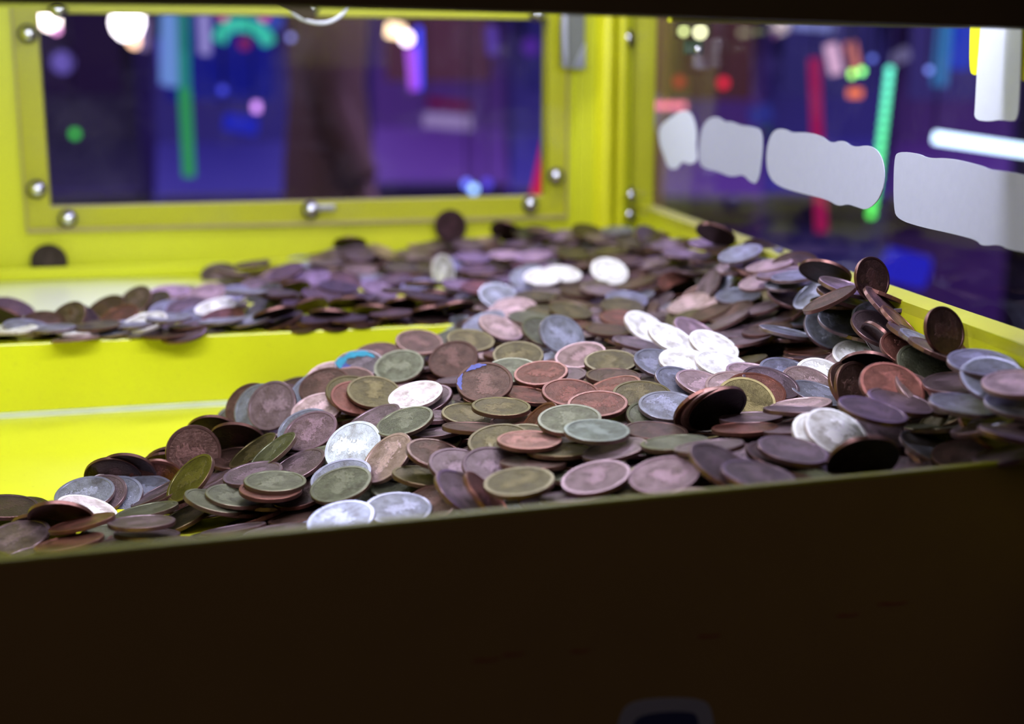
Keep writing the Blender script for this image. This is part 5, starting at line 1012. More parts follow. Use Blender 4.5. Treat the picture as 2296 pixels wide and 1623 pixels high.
(214,9469,-1277,-113,-64,992,18), (-1594,8000,-1406,134,153,979,3), (-91,4747,-1615,-168,-107,980,3), (721,5575,-1402,-74,127,989,15), (-1088,9344,-1429,-118,-36,992,6), (627,8958,-1333,-79,-84,993,15),
(-1423,10076,-1408,-18,-4,1000,13), (1257,6585,-1386,-85,89,992,15), (783,10377,-1187,80,-76,994,0), (-60,7846,-1364,103,-227,968,3), (-31,6705,-1409,11,85,996,3), (-922,5975,-1634,-232,25,972,0),
(-2266,7842,-1429,0,0,1000,6), (-551,5746,-1523,-128,-104,986,15), (-2423,7991,-1439,0,0,1000,13), (437,10278,-1198,-152,-95,984,11), (1027,4444,-1392,-164,-384,909,11), (959,6729,-1372,-231,-29,972,0),
(558,5196,-1427,9,-38,999,11), (377,8999,-1339,1,-203,979,18), (-3019,8181,-1438,90,-214,973,3), (-639,10254,-1322,-51,-184,982,0), (756,4790,-1399,38,-108,993,11), (-833,8404,-1425,0,110,994,6),
(1156,5425,-1398,-87,136,987,16), (-1081,5385,-1851,69,-26,997,15), (746,9321,-1250,-96,63,993,18), (-376,8712,-1426,-187,-61,980,6), (-1345,5790,-1834,24,-81,996,13), (902,8641,-1324,-140,84,987,3),
(124,6946,-1430,-181,-196,964,20), (651,7840,-1345,-38,39,998,0), (-192,7494,-1409,-32,-45,998,0), (483,6116,-1390,174,-46,984,16), (-955,6424,-1604,-122,-94,988,20), (-1859,9124,-1400,133,179,975,11),
(-252,9547,-1317,-13,-5,1000,18), (486,10772,-1320,-124,294,948,11), (888,5756,-1374,-22,32,999,11), (-2094,8812,-1420,81,92,992,3), (7,8317,-1392,-110,11,994,16), (741,7536,-1337,20,-75,997,11),
(890,6192,-1353,-139,-122,983,16), (-458,5035,-1642,-288,-125,949,0), (-977,8927,-1412,71,65,995,6), (-1283,4701,-1767,150,-109,983,15), (-2944,7445,-1381,-113,84,990,6), (-603,4508,-1659,-448,-226,865,15),
(-1712,8269,-1428,53,-7,999,15), (-1169,10221,-1323,71,66,995,15), (-2127,8427,-1391,-89,86,992,11), (192,5934,-1431,7,-114,993,0), (104,5064,-1486,-60,-215,975,11), (-339,7029,-1447,17,-84,996,0),
(-608,9016,-1391,-143,-30,989,6), (-568,9761,-1338,0,-4,1000,15), (295,6660,-1382,-37,57,998,3), (918,7835,-1349,-240,-153,959,15), (-818,6757,-1516,-118,-90,989,20), (-1216,6777,-1577,-63,-124,990,0),
(-1554,7942,-1393,134,153,979,0), (903,5069,-1369,-102,44,994,6), (789,6999,-1389,-285,-39,958,3), (87,10661,-1246,-128,94,987,3), (1205,6127,-1338,-271,59,961,0), (1352,4620,-1435,-259,-116,959,20),
(1195,8468,-1321,-165,278,946,15), (-2107,9659,-1439,-89,-131,987,11), (425,5630,-1409,-85,-31,996,20), (-1260,8836,-1405,29,103,994,6), (239,4310,-1521,-219,71,973,16), (940,9521,-1219,-130,-15,991,0),
(-651,7631,-1809,0,0,1000,15), (-1182,9696,-1384,-13,-63,998,15), (-852,7533,-1797,-81,-41,996,15), (-395,6128,-1489,-143,-70,987,11), (-343,5553,-1521,-180,-162,970,15), (684,4330,-1405,-44,0,999,20),
(-691,7049,-1460,-49,-182,982,0), (46,9235,-1348,197,-133,971,0), (254,6868,-1433,-17,-116,993,11), (-428,8532,-1410,1,-141,990,6), (-762,9069,-1421,-133,-29,991,6), (487,9660,-1285,-110,-44,993,0),
(-2052,8918,-1403,81,92,992,15), (-1323,6588,-1612,-180,-348,920,16), (284,5253,-1435,-224,30,974,13), (643,5100,-1391,9,-38,999,13), (-2417,8607,-1393,-62,-243,968,6), (55,6162,-1413,11,-79,997,16),
(649,9419,-1245,-141,81,987,6), (-66,6828,-1390,23,22,999,13), (-1406,9126,-1459,83,-33,996,6), (-2078,4752,-1789,0,0,1000,3), (1249,4556,-1440,-190,-117,975,0), (985,5745,-1371,-22,32,999,20),
(1053,7892,-1349,-257,-190,947,20), (-633,6904,-1457,-59,-60,996,0), (917,4393,-1416,49,-246,968,3), (-1215,8674,-1408,31,-128,991,6), (942,9763,-1198,23,67,997,11), (923,6205,-1346,-138,-122,983,11),
(831,8990,-1356,-48,-66,997,0), (-1648,5335,-1826,-46,92,995,16), (346,7355,-1353,101,-44,994,13), (-484,4888,-1679,-284,-200,938,0), (20,8076,-1327,9,-232,973,13), (984,10027,-1190,213,87,973,0),
(-1353,7910,-1405,-305,-35,952,20), (29,5733,-1499,-332,291,897,16), (679,6427,-1340,-163,-47,985,6), (593,4533,-1439,-45,2,999,15), (-978,5664,-1682,-215,-320,923,15), (-1656,8964,-1446,44,27,999,6),
(283,8813,-1367,72,-63,995,11), (288,5885,-1437,6,-114,993,15), (-1495,4908,-1793,32,-198,980,16), (27,4516,-1577,-117,37,992,6), (469,5491,-1390,-82,-109,991,6), (-838,8708,-1396,-70,33,997,6),
(1283,5326,-1379,-257,64,964,16), (125,9600,-1268,-113,-64,992,3), (-909,5356,-1793,-202,-189,961,15), (276,4832,-1433,-154,99,983,11), (-1560,9407,-1399,81,67,994,6), (1180,5979,-1367,-407,-112,907,16),
(69,9001,-1372,172,35,985,15), (-1921,8551,-1426,-139,9,990,0), (582,8375,-1356,-326,-102,940,15), (1022,8715,-1325,-62,130,990,20), (-321,7109,-1440,17,-84,996,13), (749,7571,-1327,34,69,997,16),
(-2240,7804,-1432,1,126,992,3), (302,8360,-1333,50,-31,998,15), (-1144,9170,-1441,-118,-35,992,6), (-666,8335,-1402,69,69,995,6), (-109,9495,-1325,-13,-5,1000,0), (-2980,7433,-1384,-113,84,990,16),
(-1302,5586,-1820,29,-186,982,0), (1097,5039,-1329,-77,58,995,0), (-1030,9595,-1375,-34,-52,998,20), (-572,5775,-1523,-128,-104,986,16), (33,6501,-1394,-38,-130,991,13), (-1635,8226,-1432,54,-7,999,15),
(-1765,4708,-1756,-97,-113,989,15), (-905,6501,-1570,-122,-94,988,11), (1009,6865,-1365,-231,-26,973,15), (689,6791,-1360,-58,-135,989,16), (704,7361,-1330,20,-74,997,15), (-1034,5044,-1757,-144,201,969,3),
(569,6151,-1360,0,19,1000,16), (334,10226,-1198,-186,-120,975,15), (-1315,8309,-1456,114,45,992,6), (-713,10041,-1337,-75,-40,996,15), (-2106,7942,-1419,0,0,1000,16), (-1134,5353,-1848,69,-26,997,15),
(-929,4719,-1649,-55,180,982,11), (1294,7103,-1288,-160,52,986,16), (933,6641,-1337,-262,6,965,11), (-2548,8286,-1466,-84,155,984,11), (-2252,8370,-1457,-2,134,991,15), (-1167,10164,-1369,71,66,995,15),
(994,7544,-1322,-371,-167,913,15), (-260,7558,-1406,-16,-53,998,0), (843,4820,-1367,-39,-160,986,16), (-774,4990,-1693,-238,80,968,20), (-886,4433,-1730,-161,-440,884,0), (-1196,5997,-1751,-295,-130,947,0),
(536,7880,-1331,-38,39,998,0), (-71,10198,-1271,93,-244,965,15), (16,7405,-1413,-68,53,996,16), (-1514,9834,-1372,14,77,997,13), (-966,6198,-1603,-166,-169,972,20), (-1889,10054,-1386,-109,140,984,15),
(-710,9721,-1366,-30,189,982,15), (-2459,8086,-1441,-118,216,969,3), (992,6561,-1339,-231,-29,972,11), (-406,5403,-1576,-202,-169,965,6), (-1619,10194,-1403,-107,76,991,13), (-1353,6238,-1799,-110,-320,941,13),
(-309,9823,-1324,-199,-158,967,15), (-305,6665,-1462,-16,-15,1000,3), (-2335,9633,-1450,-22,-209,978,18), (-173,5100,-1585,-618,-152,771,6), (-2972,7737,-1454,-269,-65,961,15), (722,8738,-1369,-215,56,975,11),
(532,5815,-1377,-50,-4,999,0), (-577,10327,-1315,-51,-184,982,13), (672,10214,-1170,65,-80,995,11), (63,10656,-1248,-128,94,987,0), (445,7115,-1402,-93,102,990,3), (-469,6358,-1461,-44,-15,999,13),
(-351,9056,-1384,-12,32,999,6), (904,5365,-1445,64,-226,972,16), (7,8664,-1322,-8,26,1000,20), (-341,6060,-1485,-142,-70,987,6), (-1798,9669,-1330,-221,-32,975,3), (212,9269,-1287,-150,-299,943,18),
(1336,6649,-1385,-84,88,992,16), (206,4330,-1509,-219,71,973,15), (507,9105,-1307,-64,-103,993,18), (-73,8320,-1400,-110,11,994,20), (40,9894,-1276,-54,59,997,15), (312,7730,-1351,29,-142,989,15),
(507,10783,-1300,-124,294,948,13), (-1955,9301,-1293,225,101,969,0), (353,9928,-1244,-62,-67,996,0), (1067,9298,-1224,85,-234,969,0), (-1991,8265,-1383,-81,-23,996,15), (299,6356,-1383,-169,-6,986,15),
(-981,8332,-1397,-270,21,962,6), (873,7198,-1360,-188,-67,980,16), (923,10606,-1281,488,387,782,20), (-773,5120,-1723,-231,322,918,6), (-1236,4896,-1745,85,135,987,6), (683,6690,-1360,-168,72,983,16),
(-1315,8888,-1404,-47,312,949,6), (-1742,9960,-1360,143,3,990,15), (633,9695,-1219,-253,-199,947,15), (-715,10229,-1332,-190,-111,975,18), (38,7799,-1352,-13,-228,974,15), (-1314,5765,-1819,-11,56,998,16),
(-900,6508,-1569,-122,-94,988,16), (375,10201,-1202,-186,-120,975,18), (-2923,7416,-1375,-113,84,990,16), (-1689,8173,-1429,54,-7,999,15), (-405,6779,-1438,-183,169,969,16), (-189,9365,-1353,-149,-227,962,6),
(-1504,7884,-1377,41,11,999,20), (-2204,5220,-1810,-8,11,1000,16), (-1937,7779,-1425,-193,73,978,13), (-1618,8074,-1237,22,46,999,20), (606,8003,-1332,36,-17,999,0), (-107,8824,-1335,28,-62,998,11),
(547,7345,-1363,-220,-26,975,16), (-1315,10110,-1391,-166,-130,978,6), (-1757,7919,-1397,-282,-27,959,15), (646,5089,-1391,9,-38,999,15), (-576,4826,-1658,-296,-212,931,15), (1082,4812,-1384,-141,-213,967,13),
(-634,6005,-1526,-272,230,935,15), (461,6091,-1358,-5,19,1000,0), (-905,4896,-1679,-129,149,980,16), (-2065,8530,-1436,-140,9,990,16), (971,10201,-1185,221,148,964,15), (-1165,8509,-1432,37,-176,984,6),
(-713,9425,-1372,-193,-97,976,6), (348,10640,-1222,-23,20,1000,18), (1388,5652,-1400,-245,121,962,15), (452,6922,-1418,-21,-18,1000,16), (283,5672,-1400,-104,-26,994,20), (-58,9965,-1296,-54,59,997,15),
(488,7744,-1338,-117,-238,964,16), (-1164,5890,-1747,-147,-102,984,13), (711,6794,-1352,-168,72,983,20), (1435,6590,-1241,-82,87,993,16), (-1455,8282,-1289,38,-6,999,6), (-197,8318,-1379,67,-66,996,13),
(286,5307,-1406,-224,30,974,6), (338,7545,-1388,-116,-325,939,6), (-1160,5414,-1845,69,-26,997,13), (-1132,6250,-1728,-106,-322,941,16), (-247,6412,-1421,-97,75,993,16), (99,7245,-1407,19,-68,998,16),
(1405,4919,-1456,-338,-46,940,13), (-3,5719,-1491,-315,285,905,6), (-148,7529,-1400,-32,-20,999,6), (-1255,9403,-1416,-118,-36,992,6), (515,8624,-1314,-221,-315,923,15), (-700,8429,-1286,69,69,995,6),
(28,6305,-1381,11,-79,997,11), (-1486,5545,-1827,-69,-186,980,3), (600,4727,-1419,-46,9,999,15), (54,4665,-1600,-135,-112,984,6), (-312,10093,-1298,21,-172,985,0), (-22,6773,-1370,23,22,999,3),
(242,9010,-1362,-141,48,989,11), (-470,9689,-1447,-13,-5,1000,6), (168,5424,-1482,-2,-404,915,15), (-941,4439,-1809,0,0,1000,13), (447,9970,-1215,-62,-67,996,6), (-1814,8452,-1410,-139,9,990,0),
(-3109,8375,-1423,-30,169,985,20), (758,7495,-1332,34,69,997,15), (-1410,5151,-1829,65,93,994,0), (-789,6785,-1493,-240,-103,965,20), (-959,8839,-1420,-1,26,1000,6), (-955,9962,-1378,-154,-60,986,6),
(-1793,9520,-1373,-47,-119,992,3), (563,5758,-1356,-50,-4,999,13), (-2016,4773,-1771,-36,-47,998,15), (247,8624,-1320,106,53,993,18), (-1078,8211,-1418,-263,38,964,6), (1176,6244,-1334,-270,57,961,0),
(-1158,9674,-1388,-137,-7,991,13), (971,4411,-1373,49,-246,968,0), (264,4467,-1497,-352,-97,931,15), (-697,5228,-1739,-231,322,918,6), (-179,4813,-1623,-168,-107,980,0), (223,9529,-1261,-113,-64,992,11),
(-323,10484,-1282,-296,90,951,0), (-1253,4899,-1734,85,135,987,6), (-594,9030,-1404,-17,-42,999,6), (-580,8729,-1284,-3,235,972,6), (698,9076,-1301,-111,-116,987,18), (1420,5896,-1366,-80,-192,978,20),
(502,8879,-1357,-137,-193,972,11), (1136,5398,-1375,-283,250,926,0), (525,7678,-1352,-129,-224,966,13), (754,7208,-1398,-207,68,976,20), (-41,4283,-1615,-139,-842,522,16), (-1467,9657,-1286,50,-37,998,20),
(-331,7101,-1441,17,-84,996,16), (-100,6060,-1415,-83,-132,988,3), (937,5916,-1388,-81,240,967,20), (816,7037,-1381,-187,-68,980,11), (-1450,9178,-1443,83,-33,996,6), (922,8891,-1378,-62,89,994,6),
(-1783,9230,-1445,225,101,969,11), (-315,4648,-1599,-106,151,983,11), (-120,9688,-1303,-16,-13,1000,15), (598,5409,-1433,-121,-91,988,13), (718,6050,-1361,83,-7,997,6), (354,8036,-1306,92,-20,996,0),
(943,5508,-1453,6,309,951,0), (-838,5661,-1627,-227,-313,922,11), (453,6616,-1360,172,52,984,15), (876,7826,-1371,-296,-270,916,16), (1092,9251,-1227,85,-231,969,6), (-1881,8832,-1424,164,56,985,16),
(969,5193,-1365,-129,156,979,0), (995,7620,-1364,-370,-174,912,11), (-458,5652,-1526,-48,-223,974,6), (24,10360,-1211,-123,-45,991,18), (-801,9757,-1375,-30,189,982,13), (398,8398,-1316,50,-31,998,0),
(319,4997,-1442,-89,143,986,6), (495,9345,-1242,-180,9,984,0), (-1132,7494,-1775,84,89,992,20), (636,4344,-1393,-21,-102,995,13), (-324,9147,-1377,-12,32,999,6), (-730,6312,-1532,-194,-57,979,16),
(190,5980,-1426,-63,-67,996,20), (1025,9701,-1186,23,67,997,15), (1296,4514,-1425,-190,-117,975,11), (110,10158,-1233,-229,-136,964,15), (-1135,10332,-1317,127,385,914,15), (98,8226,-1418,15,-250,968,16),
(-2073,10014,-1389,-20,162,987,18), (231,6254,-1369,-129,-81,988,16), (-1159,5095,-1754,-144,201,969,6), (-708,9970,-1358,5,-5,1000,15), (-2024,10084,-1399,-20,162,987,11), (-673,4759,-1648,-202,-252,947,11),
(-962,5283,-1809,-154,-254,955,16), (567,8386,-1359,-326,-102,940,0), (-1773,4994,-1779,-174,169,970,13), (282,9836,-1227,-169,-157,973,0), (53,7739,-1365,-13,-228,974,20), (-1471,8220,-1269,38,-6,999,6),
(1118,6369,-1327,-279,78,957,15), (-634,8777,-1425,-3,236,972,6), (821,10767,-1297,-275,595,755,0), (-753,5602,-1595,-233,-312,921,11), (16,6060,-1420,-59,-76,995,16), (-1443,7898,-1378,31,10,999,6),
(-1177,7519,-1793,84,89,992,0), (92,7484,-1406,95,179,979,11), (282,7125,-1400,-20,-20,1000,11), (354,8142,-1323,92,-20,996,16), (1170,5813,-1373,-236,-154,960,16), (-530,8196,-1287,125,-1,992,6),
(162,5295,-1482,-244,10,970,11), (-1194,9932,-1407,156,-376,913,15), (-1288,8960,-1400,88,312,946,6), (-1297,7493,-1750,-160,101,982,6), (471,9607,-1264,-221,-175,959,3), (-1308,5506,-1840,173,-115,978,0),
(119,9231,-1274,-151,-169,974,6), (32,4577,-1613,-135,-112,984,11), (1337,4956,-1437,-338,-46,940,3), (-778,9145,-1414,-111,58,992,6), (-352,10448,-1297,-297,90,951,18), (455,6683,-1353,172,52,984,15),
(454,8824,-1364,-137,-193,972,0), (-1041,6662,-1605,-335,104,937,3), (624,7921,-1334,36,-18,999,3), (833,6676,-1365,-262,6,965,15), (31,10037,-1259,-144,-24,989,6), (-782,5120,-1731,-269,162,949,11),
(-900,6104,-1589,-33,-81,996,0), (-312,10079,-1280,21,-172,985,18), (-2178,5019,-1730,8,-287,958,15), (1061,5194,-1352,-129,156,979,20), (-257,5811,-1478,-215,-127,968,13), (1248,6782,-1285,-176,47,983,13),
(-222,4552,-1556,-129,-24,991,20), (-1987,8578,-1435,-139,9,990,16), (-1261,8453,-1428,37,-176,984,6), (-243,9673,-1345,-17,-13,1000,0), (-1531,10033,-1411,-45,-118,992,3), (-1882,9636,-1274,-98,-47,994,0),
(897,8230,-1346,-545,-80,835,16), (1070,7250,-1329,95,192,977,13), (-206,8553,-1283,72,-158,985,3), (289,5862,-1437,-63,-66,996,3), (-1026,6040,-1626,-153,-142,978,13), (589,7067,-1371,375,102,921,0),
(711,5790,-1372,107,34,994,0), (-17,6927,-1395,27,83,996,0), (-137,4878,-1608,-168,-107,980,0), (-1337,9609,-1266,-11,-28,1000,0), (430,5527,-1399,-177,-6,984,16), (919,6072,-1364,-81,-91,993,15),
(-445,7408,-1398,81,120,989,20), (634,8827,-1324,80,48,996,0), (336,7480,-1344,-36,-8,999,3), (-171,9013,-1263,-31,88,996,0), (324,7842,-1321,-19,-238,971,13), (776,7725,-1332,-71,-9,997,16),
(-1089,5637,-1717,-173,-281,944,0), (-3122,7883,-1491,-299,29,954,16), (262,8647,-1323,106,53,993,11), (11,8105,-1399,-24,-329,944,15), (1120,8712,-1308,-62,130,990,18), (-898,10236,-1377,-366,-126,922,6),
(1056,4672,-1413,-151,-182,972,20), (-621,5301,-1656,59,-199,978,11), (839,10224,-1154,37,-212,977,18), (1498,6917,-1214,-30,-35,999,20), (-502,10525,-1274,46,-74,996,6), (226,10416,-1159,-248,-25,968,6),
(1159,6590,-1345,102,106,989,0), (-709,10602,-1223,10,-382,924,13), (121,10613,-1170,326,-243,914,11), (-415,9675,-1381,0,-30,1000,18), (-492,7971,-1385,0,-30,1000,6), (1140,9912,-1100,-304,-204,931,13),
(-1003,10391,-1336,-66,-37,997,13), (-864,10680,-1272,131,85,988,15), (-243,8142,-1385,91,63,994,6), (1553,6307,-1017,-10,-40,999,15), (1264,8500,-1110,6,-175,985,15), (1253,9400,-1053,-290,13,957,15),
(1343,8362,-1023,77,-66,995,18), (455,8438,-1365,207,-86,974,6), (1402,6816,-1266,-102,6,995,15), (-1374,9255,-1383,0,-30,1000,6), (1388,7737,-1094,443,59,895,0), (1470,7787,-1002,-515,0,857,20),
(1828,4666,-1190,-129,255,958,20), (1224,9388,-1131,-154,-252,955,20), (-283,6458,-1465,-342,-150,928,11), (1299,7931,-1207,-496,-17,868,15), (-865,10681,-1267,39,-76,996,18), (1393,7844,-1075,114,-240,964,3),
(-1969,7457,-1385,-4,7,1000,0), (1703,6088,-951,374,113,921,3), (1205,8667,-1259,204,-447,871,0), (-1909,10213,-1372,0,-30,1000,15), (-781,6183,-1591,-54,-152,987,6), (-189,10710,-1267,91,-62,994,15),
(-958,10624,-1297,-124,-82,989,15), (1387,7482,-1208,-458,-423,782,15), (-2006,9758,-1385,0,-30,1000,11), (-571,6636,-1514,213,-262,941,3), (1071,8557,-1348,0,-30,1000,15), (-6,10474,-1269,-220,-242,945,3),
(-186,5626,-1529,110,-144,983,16), (-56,10728,-1262,251,-203,946,6), (933,8617,-1357,0,-30,1000,20), (539,5146,-1465,102,-252,962,13), (-512,10608,-1231,89,-137,987,11), (1237,9924,-1113,262,35,965,0),
(1808,6078,-1004,-91,94,991,20), (-863,10438,-1342,-381,-347,857,15), (-1236,7754,-1385,-58,-157,986,15), (510,9446,-1295,-20,-232,973,15), (1619,6336,-1050,-195,-509,838,16), (-344,7829,-1435,-387,-462,798,20),
(11,9716,-1350,292,29,956,0), (-671,10541,-1304,335,-178,925,6), (196,10647,-1167,-200,7,980,11), (-647,9878,-1383,0,-30,1000,15), (1489,6920,-1261,236,-246,940,15), (-1227,6361,-1672,-243,-384,891,16),
(253,10584,-1133,102,57,993,13), (-1014,10205,-1385,0,-30,1000,6), (-1273,10170,-1357,-310,-8,951,11), (1832,4694,-1199,-287,98,953,13), (185,10293,-1267,-30,-228,973,11), (-905,7839,-1385,0,-30,1000,16),
(482,10333,-1149,-30,-108,994,15), (1911,4925,-1050,-32,99,995,15), (-1978,10095,-1385,0,-30,1000,18), (-1035,10456,-1333,184,-387,904,3), (1211,9887,-1123,-323,-326,888,20), (1662,6153,-1175,215,113,970,11),
(-442,6708,-1489,-246,32,969,16), (185,10682,-1162,11,-329,944,0), (1017,8318,-1347,-238,46,970,0), (1021,9227,-1254,18,-28,999,20), (1175,8850,-1135,251,-54,966,11), (-571,10579,-1289,-16,-122,992,15),
(-2216,8929,-1385,0,-30,1000,15), (-73,7305,-1432,-261,-35,965,0), (1181,8814,-1155,557,-92,825,20), (1307,9423,-1070,-323,6,946,6), (-571,8657,-1372,0,-30,1000,6), (-1319,10222,-1371,-48,-92,995,13),
(-1530,10267,-1310,-123,-235,964,0), (1282,6853,-1316,-225,119,967,3), (-2425,7315,-1385,-93,120,988,13), (-1028,5433,-1749,37,190,981,15), (975,9811,-1190,-246,172,954,3), (-1057,7800,-1385,52,-122,991,6),
]
CK = ['B', 'Bb', 'Bs', 'C', 'C2', 'Cs', 'D', 'DB', 'DD', 'Dn', 'Ds', 'G', 'G2', 'K', 'K2', 'O', 'P', 'P2', 'PF', 'Ps', 'S', 'S2', 'Ss', 'T', 'T2', 'W', 'W2', 'W3']  # D rows on the pusher: overhang shade put into the coin colour
def joined(name, rows, seg=26):
    r = 12.95e-3; h = .000925; prof = [(r*.885, h*.8), (r*.90, h), (r*.985, h), (r, h*.8), (r, -h*.8), (r*.985, -h), (r*.90, -h), (r*.885, -h*.8)]
    L = [[(a*math.cos(2*math.pi*k/seg), a*math.sin(2*math.pi*k/seg), z) for k in range(seg)] for a, z in prof]
    bv = np.array([p for ring in L for p in ring]); F = []
    for q in range(len(prof)-1):
        for k in range(seg): F.append((q*seg + k, (q+1)*seg + k, (q+1)*seg + (k+1) % seg, q*seg + (k+1) % seg))
    F.append(tuple(range(seg))); F.append(tuple(range((len(prof)-1)*seg, len(prof)*seg))[::-1])
    allv, allf, uvs, cols, mx = [], [], [], [], []; nv = len(bv); buv = bv[:, :2]/r
    for i, (x, y, z, nx, ny, nz, ci) in enumerate(rows):
        M = np.array(coin_mat(x, y, z, nx, ny, nz, (i*1.7) % 6.28)); allv.append(bv @ M[:3, :3].T + M[:3, 3])
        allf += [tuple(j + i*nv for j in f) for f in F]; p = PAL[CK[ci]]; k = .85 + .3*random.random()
        cols.append(np.tile([p[0]*k, p[1]*k, p[2]*k, 1], (nv, 1))); mx.append(np.full(nv, random.random())); uvs.append(buv)
    me = bpy.data.meshes.new(name); me.from_pydata(np.vstack(allv).tolist(), [], allf)
    a = me.color_attributes.new('coin_colour', 'FLOAT_COLOR', 'POINT'); a.data.foreach_set('color', np.vstack(cols).ravel())
    b = me.attributes.new('coin_mix', 'FLOAT', 'POINT'); b.data.foreach_set('value', np.concatenate(mx))
    uv = me.uv_layers.new(name='UVMap'); vi = np.zeros(len(me.loops), int); me.loops.foreach_get('vertex_index', vi); uv.data.foreach_set('uv', np.vstack(uvs)[vi].ravel())
    me.materials.append(M_COINJ); o = bpy.data.objects.new(name, me); COL.objects.link(o); return o
heap = joined('coin_heap', REST); tag(heap, 'mass of small and half buried copper coins filling the machine', 'coins', kind='stuff')
